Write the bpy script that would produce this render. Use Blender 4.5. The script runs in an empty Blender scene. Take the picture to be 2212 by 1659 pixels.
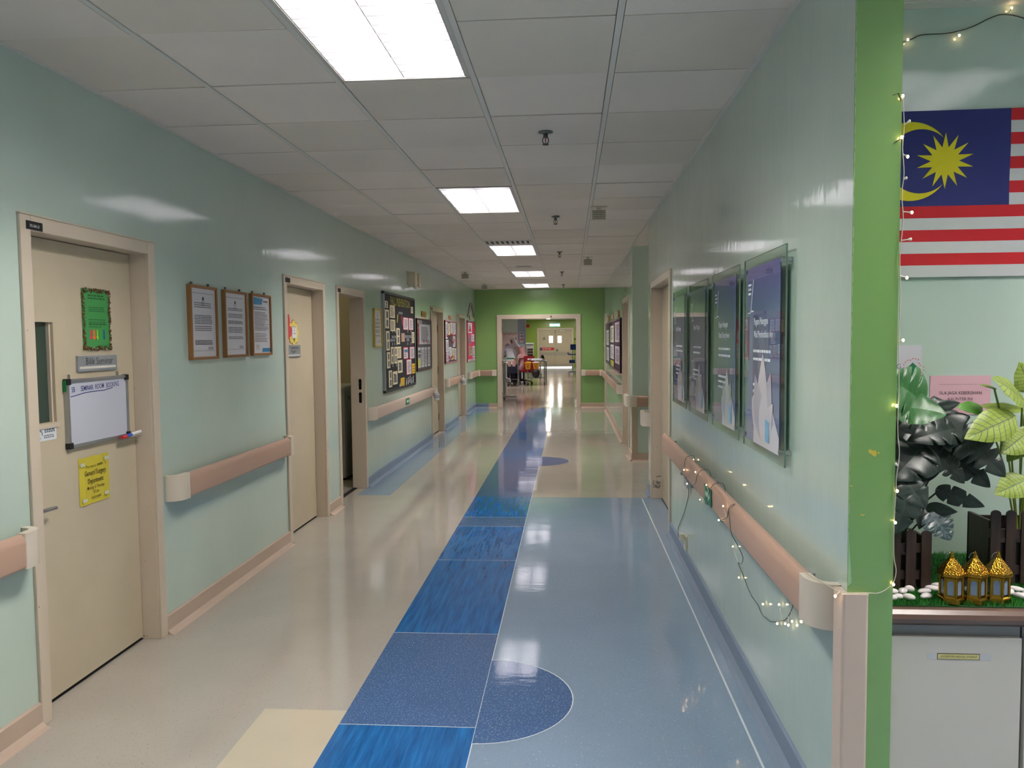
import bpy, math, random
from mathutils import Matrix, Vector
PI = math.pi
C = bpy.context.scene.collection
SC = bpy.context.scene

# ------------------------------------------------------------------ camera, world, exposure
def set_camera():
    yaw, pitch, roll = -0.0750746, -0.0574735, -0.0099590
    cy, sy, cp, sp = math.cos(yaw), math.sin(yaw), math.cos(pitch), math.sin(pitch)
    fwd = Vector((sy * cp, cy * cp, sp)); right = Vector((cy, -sy, 0)); up = right.cross(fwd)
    c, s = math.cos(roll), math.sin(roll)
    r2 = c * right + s * up; u2 = -s * right + c * up
    cam = bpy.data.cameras.new('camera'); o = bpy.data.objects.new('camera', cam); C.objects.link(o)
    cam.sensor_width = 36; cam.lens = 36 * 1670.3 / 2212; cam.clip_start = .02; cam.clip_end = 200
    o.matrix_world = Matrix(((r2.x, u2.x, -fwd.x, 0), (r2.y, u2.y, -fwd.y, 0), (r2.z, u2.z, -fwd.z, 1.555), (0, 0, 0, 1)))
    SC.camera = o
set_camera()
w = bpy.data.worlds.new('world'); SC.world = w; w.use_nodes = True
w.node_tree.nodes['Background'].inputs[0].default_value = (.9, .95, 1, 1)
w.node_tree.nodes['Background'].inputs[1].default_value = .05
SC.view_settings.view_transform = 'Standard'; SC.view_settings.look = 'None'
SC.view_settings.gamma = 1; SC.view_settings.use_curve_mapping = False
SC.view_settings.exposure = 0.85
cy_ = SC.cycles
cy_.max_bounces = 10; cy_.diffuse_bounces = 5; cy_.glossy_bounces = 5; cy_.transmission_bounces = 4; cy_.transparent_max_bounces = 12
cy_.sample_clamp_indirect = 6; cy_.sample_clamp_direct = 0; cy_.caustics_refractive = False; cy_.use_denoising = True
PANEL, TUBE = 14.0, 60.0       # radiance of the reflector tray and of the tubes in each ceiling light

# ------------------------------------------------------------------ materials
def lin(v):
    v /= 255.0
    return v / 12.92 if v <= .04045 else ((v + .055) / 1.055) ** 2.4
def col(r, g, b): return (lin(r), lin(g), lin(b), 1)
_m = {}
def M(rgb, rough=.5, metal=0, name=None, emit=0, spec=.5, coat=0, alpha=1):
    k = (rgb, rough, metal, emit, spec, coat, alpha)
    if k in _m: return _m[k]
    m = bpy.data.materials.new(name or 'paint_%02x%02x%02x' % tuple(int(x) for x in rgb)); m.use_nodes = True
    b = m.node_tree.nodes['Principled BSDF']; c = col(*rgb)
    b.inputs['Base Color'].default_value = c; b.inputs['Roughness'].default_value = rough
    b.inputs['Metallic'].default_value = metal; b.inputs['Specular IOR Level'].default_value = spec
    b.inputs['Coat Weight'].default_value = coat; b.inputs['Alpha'].default_value = alpha
    if emit: b.inputs['Emission Color'].default_value = c; b.inputs['Emission Strength'].default_value = emit
    m.diffuse_color = c; _m[k] = m
    return m
class NT:
    """a new material with a Principled node and shorthands for adding nodes"""
    def __init__(s, name, rgb, rough=.4, metal=0, spec=.5):
        s.m = bpy.data.materials.new(name); s.m.use_nodes = True; s.t = s.m.node_tree; s.n = s.t.nodes
        s.b = s.n['Principled BSDF']; s.b.inputs['Base Color'].default_value = col(*rgb)
        s.b.inputs['Roughness'].default_value = rough; s.b.inputs['Metallic'].default_value = metal
        s.b.inputs['Specular IOR Level'].default_value = spec
        s.geo = s.n.new('ShaderNodeNewGeometry').outputs['Position']
    def link(s, a, b): s.t.links.new(a, b)
    def noise(s, scale, detail=2, stretch=None, rough=.5):
        n = s.n.new('ShaderNodeTexNoise'); n.inputs['Scale'].default_value = scale; n.inputs['Detail'].default_value = detail
        n.inputs['Roughness'].default_value = rough
        v = s.geo
        if stretch:
            mp = s.n.new('ShaderNodeMapping'); mp.inputs['Scale'].default_value = stretch; s.link(v, mp.inputs['Vector']); v = mp.outputs[0]
        s.link(v, n.inputs['Vector']); return n.outputs['Fac']
    def voronoi(s, scale):
        n = s.n.new('ShaderNodeTexVoronoi'); n.inputs['Scale'].default_value = scale; s.link(s.geo, n.inputs['Vector']); return n
    def ramp(s, fac, stops):
        r = s.n.new('ShaderNodeValToRGB'); s.link(fac, r.inputs[0]); e = r.color_ramp.elements
        while len(e) < len(stops): e.new(.5)
        for k, (p, c) in enumerate(stops): e[k].position = p; e[k].color = c
        return r.outputs[0]
    def mix(s, fac, a, b):
        x = s.n.new('ShaderNodeMix'); x.data_type = 'RGBA'
        for i, v in ((0, fac), (6, a), (7, b)):
            if hasattr(v, 'is_linked'): s.link(v, x.inputs[i])
            else: x.inputs[i].default_value = v
        return x.outputs[2]
    def math(s, op, a, b=0.):
        x = s.n.new('ShaderNodeMath'); x.operation = op
        for i, v in ((0, a), (1, b)):
            if hasattr(v, 'is_linked'): s.link(v, x.inputs[i])
            else: x.inputs[i].default_value = v
        return x.outputs[0]
    def color(s, o): s.link(o, s.b.inputs['Base Color']); return s
    def bump(s, fac, strength=.2, dist=.01, prev=None):
        b = s.n.new('ShaderNodeBump'); b.inputs['Strength'].default_value = strength; b.inputs['Distance'].default_value = dist
        s.link(fac, b.inputs['Height'])
        if prev: s.link(prev, b.inputs['Normal'])
        s.link(b.outputs[0], s.b.inputs['Normal']); return b.outputs[0]
def wallpaint(name, rgb, rough=.085):
    t = NT(name, rgb, rough); t.b.inputs['IOR'].default_value = 1.85
    t.color(t.ramp(t.noise(2.2, 3), [(.3, col(*[x * .975 for x in rgb])), (.7, col(*rgb))]))
    n = t.bump(t.noise(7, 2, (1, 1, .22)), .26, .007)
    t.bump(t.noise(26, 2, (1, 1, .5)), .38, .0015, n)
    return t.m
MINT = wallpaint('mint_paint', (194, 212, 202))
GREEN = wallpaint('green_paint', (128, 170, 97), .2)
LIME = wallpaint('lime_paint', (140, 164, 62), .35)
PALE = wallpaint('pale_paint', (205, 218, 208), .4)
def vinyl(name, rgb, speck, rough=.045, dens=.62, marble=False, speck2=None):
    t = NT(name, rgb, rough); t.b.inputs['IOR'].default_value = 1.8
    c = col(*rgb)
    if marble:
        f = t.noise(9, 4, (5, .35, 1), .6)
        o = t.ramp(f, [(.35, col(*speck)), (.52, c), (.7, col(*[min(255, x * 1.12 + 6) for x in rgb]))])
    else:
        f = t.noise(150, 2); o = t.ramp(f, [(dens, c), (dens + .05, col(*speck))])
        if speck2: o = t.mix(t.ramp(t.noise(95, 1), [(.68, (0, 0, 0, 1)), (.72, (1, 1, 1, 1))]), o, col(*speck2))
        o = t.mix(t.ramp(t.noise(3, 3), [(.3, (0, 0, 0, 1)), (.7, (.22, .22, .22, 1))]), o, col(*[x * .86 for x in rgb]))
    t.color(o)
    rr = t.ramp(t.noise(2.5, 3), [(.3, (rough, rough, rough, 1)), (.75, (rough + .05, rough + .05, rough + .05, 1))]); t.link(rr, t.b.inputs['Roughness'])
    n = t.bump(t.noise(5, 2, (.5, 1.5, 1)), .07, .008)
    t.bump(t.noise(20, 2, (.6, 1.5, 1)), .16, .0015, n)
    return t.m
V_BEIGE = vinyl('beige_vinyl', (178, 171, 163), (108, 98, 90), dens=.66)
V_CREAM = vinyl('cream_vinyl', (199, 188, 168), (178, 170, 150), dens=.7)
V_SKY = vinyl('grey_blue_vinyl', (132, 153, 178), (86, 102, 126), dens=.66, speck2=(166, 182, 198))
V_ROYAL = vinyl('royal_blue_marbled_vinyl', (24, 98, 164), (16, 78, 140), marble=True)
V_SPECK = vinyl('speckled_blue_vinyl', (66, 98, 146), (140, 166, 198), dens=.6)
V_VIOLET = vinyl('violet_blue_vinyl', (64, 94, 150), (86, 118, 174), dens=.6)
V_WARD = vinyl('ward_vinyl', (190, 172, 160), (150, 130, 120), .10, .66)
V_WARDB = vinyl('ward_grey_vinyl', (140, 146, 164), (120, 124, 140), .10, .66)
SEAM = M((205, 214, 224), .4)
CREAM = NT('cream_gloss_paint', (200, 186, 162), .3)
CREAM.color(CREAM.ramp(CREAM.noise(3, 4), [(.25, col(192, 178, 154)), (.7, col(202, 188, 164))])); CREAM.bump(CREAM.noise(30, 2), .06, .003); CREAM = CREAM.m
FRAMEP = NT('frame_gloss_paint', (217, 201, 182), .28)
FRAMEP.color(FRAMEP.mix(FRAMEP.ramp(FRAMEP.noise(38, 4), [(.73, (0, 0, 0, 1)), (.75, (1, 1, 1, 1))]), col(207, 192, 174), col(120, 104, 82))); FRAMEP = FRAMEP.m
def tilemat(name, rgb):
    t = NT(name, rgb, .85, 0, .2)
    t.color(t.ramp(t.noise(1.6, 4), [(.3, col(*[x * .965 for x in rgb])), (.7, col(*rgb))])); t.bump(t.noise(160, 3), .35, .003); return t.m
TILES = [tilemat('ceiling_tile_grey', (231, 221, 213)), tilemat('ceiling_tile_cool', (235, 225, 217)), tilemat('ceiling_tile_warm', (227, 217, 206))]
TBAR = M((216, 213, 207), .55)
TAN = NT('tan_plastic', (187, 154, 136), .42); TAN.bump(TAN.noise(60, 2), .08, .002); TAN = TAN.m
PINKRAIL = NT('pale_rose_plastic', (210, 188, 176), .42); PINKRAIL.bump(PINKRAIL.noise(60, 2), .08, .002); PINKRAIL = PINKRAIL.m
CAP = M((216, 204, 190), .35, name='end_cap_plastic')
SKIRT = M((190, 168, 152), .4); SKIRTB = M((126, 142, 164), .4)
WHITE = M((236, 236, 238), .5); BLACK = M((18, 18, 20), .45); STEEL = M((190, 192, 196), .25, 1); CHROME = M((220, 222, 226), .12, 1)
DARK = M((8, 8, 8), .9); INK = M((40, 40, 46), .7); WOOD = M((150, 104, 58), .45); PAPER = M((228, 226, 230), .6)
ALU = M((176, 178, 180), .35, .8); GOLD = NT('embossed_gold', (172, 128, 44), .2, 1); GOLD = GOLD.m
def goldtex():
    t = NT('hammered_gold', (168, 122, 40), .22, 1); v = t.voronoi(260); t.bump(v.outputs['Distance'], .8, .002); return t.m
GOLDT = goldtex()
PLUM = NT('brown_laminate', (100, 78, 70), .25); PLUM = PLUM.m
GLASS = None
def clear(name, tint, rough=.02, fac=None):
    m = bpy.data.materials.new(name); m.use_nodes = True; t = m.node_tree; t.nodes.clear()
    o = t.nodes.new('ShaderNodeOutputMaterial'); tr = t.nodes.new('ShaderNodeBsdfTransparent'); gl = t.nodes.new('ShaderNodeBsdfGlossy')
    mx = t.nodes.new('ShaderNodeMixShader'); fr = t.nodes.new('ShaderNodeFresnel'); fr.inputs[0].default_value = 1.49
    tr.inputs[0].default_value = col(*tint); gl.inputs['Roughness'].default_value = rough
    g_ = t.nodes.new('ShaderNodeNewGeometry'); a_ = t.nodes.new('ShaderNodeMath'); a_.operation = 'SUBTRACT'; a_.inputs[0].default_value = 1; t.links.new(g_.outputs['Backfacing'], a_.inputs[1]); b_ = t.nodes.new('ShaderNodeMath'); b_.operation = 'MULTIPLY'; t.links.new(a_.outputs[0], b_.inputs[0]); t.links.new(fr.outputs[0], b_.inputs[1]); t.links.new(b_.outputs[0], mx.inputs[0]); t.links.new(tr.outputs[0], mx.inputs[1]); t.links.new(gl.outputs[0], mx.inputs[2]); t.links.new(mx.outputs[0], o.inputs[0])
    return m
ACRYL = clear('clear_acrylic', (235, 243, 238)); ACRYLEDGE = M((120, 150, 132), .15)

# ------------------------------------------------------------------ mesh builder
FONT_CACHE = {}
class MB:
    def __init__(s): s.v = []; s.f = []; s.mi = []; s.sm = []; s.uv = {}
    def add(s, v, f, m=0, smooth=False):
        k = len(s.v); s.v += [tuple(p) for p in v]
        for q in f: s.f.append(tuple(i + k for i in q)); s.mi.append(m); s.sm.append(smooth)
        return s
    def box(s, x0, x1, y0, y1, z0, z1, m=0):
        v = [(x, y, z) for x in (x0, x1) for y in (y0, y1) for z in (z0, z1)]
        return s.add(v, [(0, 1, 3, 2), (4, 6, 7, 5), (0, 4, 5, 1), (2, 3, 7, 6), (0, 2, 6, 4), (1, 5, 7, 3)], m)
    def rot_box(s, cx, cy, cz, sx, sy, sz, mat, m=0):
        v = [Vector((cx, cy, cz)) + mat @ Vector((x * sx / 2, y * sy / 2, z * sz / 2)) for x in (-1, 1) for y in (-1, 1) for z in (-1, 1)]
        return s.add(v, [(0, 1, 3, 2), (4, 6, 7, 5), (0, 4, 5, 1), (2, 3, 7, 6), (0, 2, 6, 4), (1, 5, 7, 3)], m)
    def prism(s, poly, axis, a, b, m=0, smooth=False):
        def P(p, t): return {'x': (t, p[0], p[1]), 'y': (p[0], t, p[1]), 'z': (p[0], p[1], t)}[axis]
        n = len(poly); v = [P(p, a) for p in poly] + [P(p, b) for p in poly]
        s.add(v, [tuple(range(n))[::-1], tuple(range(n, 2 * n))], m)
        return s.add(v, [(i, (i + 1) % n, n + (i + 1) % n, n + i) for i in range(n)], m, smooth)
    def loft(s, rings, m=0, smooth=True, cap=True):
        n = len(rings[0]); v = [p for r in rings for p in r]; f = []
        for k in range(len(rings) - 1):
            for i in range(n): f.append((k * n + i, k * n + (i + 1) % n, (k + 1) * n + (i + 1) % n, (k + 1) * n + i))
        s.add(v, f, m, smooth)
        if cap: s.add(rings[0], [tuple(range(n))[::-1]], m); s.add(rings[-1], [tuple(range(n))], m)
        return s
    def tube(s, pts, r, seg=6, m=0, cap=True):
        pts = [Vector(p) for p in pts]; rs = r if isinstance(r, (list, tuple)) else [r] * len(pts); rings = []; ref = None
        for i, p in enumerate(pts):
            d = (pts[min(i + 1, len(pts) - 1)] - pts[max(i - 1, 0)]).normalized()
            if ref is None: ref = Vector((0, 0, 1)) if abs(d.z) < .9 else Vector((1, 0, 0))
            a = d.cross(ref)
            if a.length < 1e-5: a = d.cross(Vector((0, 1, 0)))
            a.normalize(); b = d.cross(a); ref = -b if False else ref
            rings.append([p + rs[i] * (math.cos(t * 2 * PI / seg) * a + math.sin(t * 2 * PI / seg) * b) for t in range(seg)])
        return s.loft(rings, m, True, cap)
    def cyl(s, p0, p1, r, seg=12, m=0, r1=None): return s.tube([p0, p1], [r, r if r1 is None else r1], seg, m)
    def lathe(s, prof, c=(0, 0, 0), seg=16, m=0, smooth=True, sx=1, sy=1, off=0):
        return s.loft([[(c[0] + r * sx * math.cos(2 * PI * i / seg + off), c[1] + r * sy * math.sin(2 * PI * i / seg + off), c[2] + z) for i in range(seg)] for r, z in prof], m, smooth)
    def ball(s, c, rx, ry=None, rz=None, seg=12, m=0, mat=None):
        ry = ry or rx; rz = rz or rx; rings = []
        for k in range(seg // 2 + 1):
            t = -PI / 2 + PI * k / (seg // 2); q = []
            for i in range(seg):
                p = Vector((max(.02, math.cos(t)) * rx * math.cos(2 * PI * i / seg), max(.02, math.cos(t)) * ry * math.sin(2 * PI * i / seg), math.sin(t) * rz))
                q.append(Vector(c) + (mat @ p if mat else p))
            rings.append(q)
        return s.loft(rings, m, True)
    def rect(s, x0, x1, z0, z1, y, m=0):       # a flat patch that faces -y
        return s.add([(x0, y, z0), (x1, y, z0), (x1, y, z1), (x0, y, z1)], [(0, 1, 2, 3)], m)
    def poly(s, pts, y, m=0): return s.add([(p[0], y, p[1]) for p in pts], [tuple(range(len(pts)))], m)
    def quad(s, a, b, c, d, m=0): return s.add([a, b, c, d], [(0, 1, 2, 3)], m)
    def text(s, body, x, z, size, y, m=0, align='CENTER', sx=1., bold=0., rot=0., shear=0., space=1.):
        k = (body, bold, shear, space)
        if k not in FONT_CACHE:
            cu = bpy.data.curves.new('lettering', 'FONT'); cu.body = body; cu.size = 1; cu.resolution_u = 2; cu.offset = bold; cu.shear = shear; cu.space_character = space
            ob = bpy.data.objects.new('lettering', cu); C.objects.link(ob)
            dg = bpy.context.evaluated_depsgraph_get(); me = bpy.data.meshes.new_from_object(ob.evaluated_get(dg))
            FONT_CACHE[k] = ([tuple(q.co) for q in me.vertices], [tuple(p.vertices) for p in me.polygons])
            bpy.data.objects.remove(ob); bpy.data.curves.remove(cu); bpy.data.meshes.remove(me)
        vs, fs = FONT_CACHE[k]
        if not vs: return s
        x0 = min(p[0] for p in vs); x1 = max(p[0] for p in vs); dx = {'CENTER': (x0 + x1) / 2, 'LEFT': x0, 'RIGHT': x1}[align]
        cr, sr = math.cos(rot), math.sin(rot); out = []
        for p in vs:
            a, b = (p[0] - dx) * size * sx, p[1] * size
            out.append((x + a * cr - b * sr, y, z + a * sr + b * cr))
        return s.add(out, fs, m)
    def lines(s, x0, x1, z1, z0, n, y, m=0, h=None, ragged=.15, rnd=random):   # n rows of unreadable small print
        p = (z1 - z0) / n; h = h or p * .45
        for k in range(n):
            xe = x1 - (x1 - x0) * ragged * rnd.random(); z = z1 - p * (k + .5); x = x0
            while x < xe - 1e-4:
                wd = min(xe - x, h * rnd.uniform(1.5, 4.5)); s.rect(x, x + wd, z - h / 2, z + h / 2, y, m); x += wd + h * .6
        return s
    def build(s, name, mats, parent=None, loc=None, rotz=0, bevel=0, seg=2, smooth=False):
        me = bpy.data.meshes.new(name); me.from_pydata(s.v, [], s.f)
        for x in (mats if isinstance(mats, (list, tuple)) else [mats]): me.materials.append(x)
        me.polygons.foreach_set('material_index', s.mi); me.polygons.foreach_set('use_smooth', [x or smooth for x in s.sm])
        if s.uv:
            L = me.uv_layers.new(name='leaf')
            for lp in me.loops: L.data[lp.index].uv = s.uv.get(lp.vertex_index, (0, 0))
        me.update(); o = bpy.data.objects.new(name, me); C.objects.link(o)
        if parent: o.parent = parent
        if loc: o.location = loc
        if rotz: o.rotation_euler = (0, 0, rotz)
        if bevel:
            b = o.modifiers.new('edge', 'BEVEL'); b.width = bevel; b.segments = seg; b.limit_method = 'ANGLE'; b.angle_limit = .7
        return o
def tag(o, label, cat, group=None):
    o['label'] = label; o['category'] = cat
    if group: o['group'] = group
    return o
def thing(name, label, cat, loc=(0, 0, 0), rotz=0, group=None):
    o = bpy.data.objects.new(name, None); o.empty_display_size = .05; C.objects.link(o); o.location = loc; o.rotation_euler = (0, 0, rotz)
    return tag(o, label, cat, group)
def structure(o): o['kind'] = 'structure'; return o
def copy_tree(o, parent=None):
    c = o.copy(); C.objects.link(c)
    if parent: c.parent = parent
    for ch in list(o.children): copy_tree(ch, c)
    return c
LW, RW, LROT, RROT = -2.16, .79, PI / 2, -PI / 2   # wall planes; local frame: x = right, -y = out of the wall, z = up
def left(y, z, x=LW): return (x, y, z), LROT
def right_(y, z, x=RW): return (x, y, z), RROT

# ------------------------------------------------------------------ floor
X0, X1, Y0, Y1 = -4.6, 4.0, -5.0, 17.65
CZ = 2.702
fl = MB()
def pc(x0, x1, y0, y1, m, z=0.0): fl.quad((x0, y0, z), (x1, y0, z), (x1, y1, z), (x0, y1, z), m)
SL, SR = -.945, -.385
fl.box(X0, X1, Y0, Y1, -.12, -.004, 0)
pc(X0, -1.815, Y0, 7.6, 0); pc(X0, -2.16, 7.6, Y1, 0); pc(-2.16, -1.815, 7.6, Y1, 2)
pc(-1.815, SL, 3.113, Y1, 0); pc(-1.815, -1.30, Y0, 3.113, 0); pc(-1.30, SL, Y0, 3.113, 1)
for a, b, m in ((Y0, 3.0, 3), (3.0, 3.985, 4), (3.985, 5.35, 3), (5.35, 6.335, 3), (6.335, 6.675, 4), (6.675, 7.585, 3), (7.585, 10.12, 5), (10.12, 12.9, 3), (12.9, 14.2, 5), (14.2, 17.38, 3), (17.38, Y1, 0)):
    pc(SL, SR, a, b, m)
pc(SR, X1, Y0, 7.545, 2); pc(SR, X1, 7.545, Y1, 0)
def disc(cy, r, m):
    n = 28; pts = [(SR + r * math.sin(PI * k / n), cy - r * math.cos(PI * k / n)) for k in range(n + 1)]
    fl.add([(p[0], p[1], .0012) for p in pts], [tuple(range(n + 1))], m)
    for k in range(n):
        a, b = pts[k], pts[k + 1]; f = lambda p, q: (SR + (p[0] - SR) * q, cy + (p[1] - cy) * q, .0014)
        fl.quad(f(a, 1), f(b, 1), f(b, 1.012), f(a, 1.012), 6)
disc(3.265, .388, 4); disc(9.80, .365, 5)
for y in (3.0, 3.985, 5.35, 6.335, 6.675): pc(SL, SR, y - .0018, y + .0018, 6, .0008)
pc(SR - .002, SR + .002, 1.2, 9.6, 6, .0009)
pc(.685, .694, Y0 + 7.25, 7.5, 6, .0009)
structure(fl.build('floor', [V_BEIGE, V_CREAM, V_SKY, V_ROYAL, V_SPECK, V_VIOLET, SEAM]))
wf = MB(); wf.box(-6, 4, Y1, 34.2, -.12, 0); structure(wf.build('floor', [V_WARD]))
wf = MB(); wf.box(-6, 4, 34.2, 43.2, -.12, 0); structure(wf.build('floor', [V_WARDB]))

# ------------------------------------------------------------------ ceiling
random.seed(4)
GX, GY = -2.215, 2.841
TROF = {(2, j) for j0 in (-7, -1, 5, 11, 17, 22) for j in (j0, j0 + 1)} | {(9, j) for j0 in (-7, -1) for j in (j0, j0 + 1)} | {(6, j) for j0 in (-10, -3) for j in (j0, j0 + 1)}
ce = MB()
def cell(i, j, x0, x1, y0, y1):
    if (i, j) in TROF: return
    z = CZ + random.choice((0, 0, 0, .0015, .003)); t = random.choices((0, 1, 2), (5, 4, 3))[0]
    e = .0035; dz = [random.uniform(-.002, .002) for _ in range(4)]
    ce.add([(x0 + .015, y0 + e, z + dz[0]), (x1 - .015, y0 + e, z + dz[1]), (x1 - .015, y1 - e, z + dz[2]), (x0 + .015, y1 - e, z + dz[3]),
            (x0 + .015, y0 + e, z + .018), (x1 - .015, y0 + e, z + .018), (x1 - .015, y1 - e, z + .018), (x0 + .015, y1 - e, z + .018)],
           [(3, 2, 1, 0), (0, 1, 5, 4), (1, 2, 6, 5), (2, 3, 7, 6), (3, 0, 4, 7)], t)
for i in range(-1, 11):
    for j in range(-13, 25):
        x0, x1, y0, y1 = GX + .6 * i, GX + .6 * (i + 1), GY + .6 * j, GY + .6 * (j + 1)
        x0 = max(x0, LW) if i >= 0 else x0
        if i < 0 or y0 > 17.57: continue
        if i >= 5:                       # right of the corridor line: lobby, nook and side passage only
            if not (y1 < 2.9 or (y1 > 7.8 and y0 < 9.85)): continue
        cell(i, j, x0, min(x1, X1), y0, min(y1, 17.57))
ceil_o = structure(ce.build('ceiling', TILES))
cg = MB()
for i in range(0, 6): cg.box(GX + .6 * i - .018, GX + .6 * i + .018, Y0, 17.57, CZ + .014, CZ + .03, 1); cg.box(GX + .6 * i - .012, GX + .6 * i + .012, Y0, 17.57, CZ - .002, CZ + .013)
for i in range(6, 11): cg.box(GX + .6 * i - .012, GX + .6 * i + .012, Y0, 2.88, CZ - .001, CZ + .03); cg.box(GX + .6 * i - .012, GX + .6 * i + .012, 7.88, 9.82, CZ - .001, CZ + .03)
for j in range(-13, 25):
    y = GY + .6 * j
    if y > 17.56: continue
    for i in range(0, 11):
        x0, x1 = max(LW, GX + .6 * i), min(X1, GX + .6 * (i + 1))
        if (i, j) in TROF and (i, j - 1) in TROF: continue
        if i >= 5 and not (y < 2.9 or 7.9 < y < 9.82): continue
        cg.box(x0, x1, y - .012, y + .012, CZ + .012, CZ + .03, 1)
cg.build('ceiling_grid', [TBAR, M((70, 67, 62), .7)], ceil_o)  # dark second colour paints the shadow gaps between tiles
tr = MB(); tr.box(LW, LW + .022, Y0, 17.57, CZ - .006, CZ + .004); tr.box(RW - .022, RW, 2.245, 7.87, CZ - .006, CZ + .004); tr.box(RW - .022, RW, 9.83, 17.57, CZ - .006, CZ + .004)
tr.box(LW, RW, 17.55, 17.572, CZ - .006, CZ + .004); tr.box(.92, X1, 2.836, 2.885, CZ - .003, CZ + .006)
structure(tr.build('trim_1', TBAR))
ps = MB(); ps.box(X0 - .2, X1 + .2, Y0 - .2, 17.8, CZ + .16, CZ + .3); structure(ps.build('ceiling_slab', M((60, 58, 56), .9)))

# ------------------------------------------------------------------ walls
DL = [(2.91, 3.895, 2.07), (5.72, 6.705, 2.06), (7.05, 8.03, 2.065), (11.92, 13.12, 2.08), (14.80, 15.88, 2.055)]
T = .14
wl = MB(); y = Y0; g = .03
for a, b, h in DL:
    wl.box(LW - T, LW, y, a + g, 0, CZ + .1); wl.box(LW - T, LW, a + g, b - g, h - g, CZ + .1); y = b - g
wl.box(LW - T, LW, y, 17.8, 0, CZ + .1)
structure(wl.build('wall_left', MINT))
DR = (6.12, 7.57, 2.09)
wr = MB()
wr.box(RW, .905, 2.249, DR[0] + g, 0, CZ + .1); wr.box(RW, .905, DR[0] + g, DR[1] - g, DR[2] - g, CZ + .1); wr.box(RW, .905, DR[1] - g, 7.87, 0, CZ + .1)
structure(wr.build('wall_right', MINT))
DR2 = (10.33, 11.55, 2.12); DR3 = (16.95, 17.5, 2.1)
wr = MB(); wr.box(RW - .005, .95, 9.83, DR2[0] + g, 0, CZ + .1); wr.box(RW - .005, .95, DR2[0] + g, DR2[1] - g, DR2[2] - g, CZ + .1)
wr.box(RW - .005, .95, DR2[1] - g, DR3[0] + g, 0, CZ + .1); wr.box(RW - .005, .95, DR3[0] + g, DR3[1] - g, DR3[2] - g, CZ + .1); wr.box(RW - .005, .95, DR3[1] - g, 17.8, 0, CZ + .1)
wr.box(.95, 3.2, 9.83, 9.95, 0, CZ + .1)
structure(wr.build('wall_right_far', MINT))
wp = MB(); wp.box(3.2, 3.3, 7.75, 9.95, 0, CZ + .1); wp.box(.905, 3.2, 7.75, 7.87, 0, CZ + .1); structure(wp.build('wall_passage', MINT))
EX0, EX1, EH = -1.585, .175, 2.055
we = MB(); we.box(LW, EX0, 17.574, 17.78, 0, CZ + .1); we.box(EX1, RW, 17.574, 17.78, 0, CZ + .1); we.box(EX0, EX1, 17.574, 17.78, EH, CZ + .1)
structure(we.build('wall_end', GREEN))
wn = MB(); wn.box(.915, X1, 2.885, 3.0, 0, CZ + .1); structure(wn.build('wall_nook', MINT))
wb = MB(); wb.box(X1, X1 + .1, Y0, 3.0, 0, CZ + .1); wb.box(LW - T, X1 + .1, Y0 - .1, Y0, 0, CZ + .1); structure(wb.build('wall_back', MINT))
pl = MB()
pl.box(RW, .915, 2.243, 2.249, .0, CZ + .1); pl.box(.905, .915, 2.249, 2.885, 0, CZ + .1)
YEL = M((206, 190, 72), .5); CHIP = M((160, 196, 150), .5)
random.seed(8)
def blot(cx, cz, r, m, n=11, y=2.2424, sx=1.):
    pl.poly([(cx + sx * r * random.uniform(.6, 1.2) * math.cos(2 * PI * k / n), cz + r * random.uniform(.6, 1.2) * math.sin(2 * PI * k / n)) for k in range(n)], y, m)
blot(.856, 1.224, .011, 1); blot(.846, 1.229, .006, 1, y=2.2421); blot(.869, 1.224, .003, 1); blot(.828, 1.047, .0025, 1, sx=3); blot(.795, 1.13, .002, 1, sx=2)
for k in range(46):                     # ragged paint line where the green meets the wall colour
    z = .84 + k * .041; pl.poly([(.7895, z), (.7895 + random.uniform(.0003, .002), z + .008), (.7895 + random.uniform(.0003, .002), z + .03), (.7895, z + .041)], 2.2422, 2)
pl.poly([(.7895, .84), (.80, .85), (.797, .9), (.793, .95), (.7895, 1.0)], 2.2423, 2)
structure(pl.build('pillar', [GREEN, YEL, CHIP]))
# small store room behind the open doorway
st = MB(); st.box(-4.4, -4.3, 6.4, 9.5, 0, CZ + .1); st.box(-4.3, LW - T, 9.3, 9.4, 0, CZ + .1); st.box(-4.3, LW - T, 6.5, 6.6, 0, CZ + .1); st.box(-4.3, LW - T, 6.5, 9.4, CZ, CZ + .1)
structure(st.build('wall_store', M((196, 188, 160), .5)))
for lx, ly, ll in ((-3.3, 8.0, 'weak round ceiling lamp inside the store room behind the open doorway'), (2.3, 8.85, 'weak round ceiling lamp round the corner in the side passage')):
    t = thing('fill_lamp', ll, 'lamp', (lx, ly, CZ - (0 if lx < 0 else .002)), 0, 'round ceiling lamps'); b = MB(); b.lathe([(.15, 0), (.16, -.03), (.12, -.06), (.02, -.07)], seg=20); b.build('shade', M((255, 236, 200), .5, emit=9, name='fill_glow'), t)  # unseen lamps, added to brighten the store room and the passage
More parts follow.
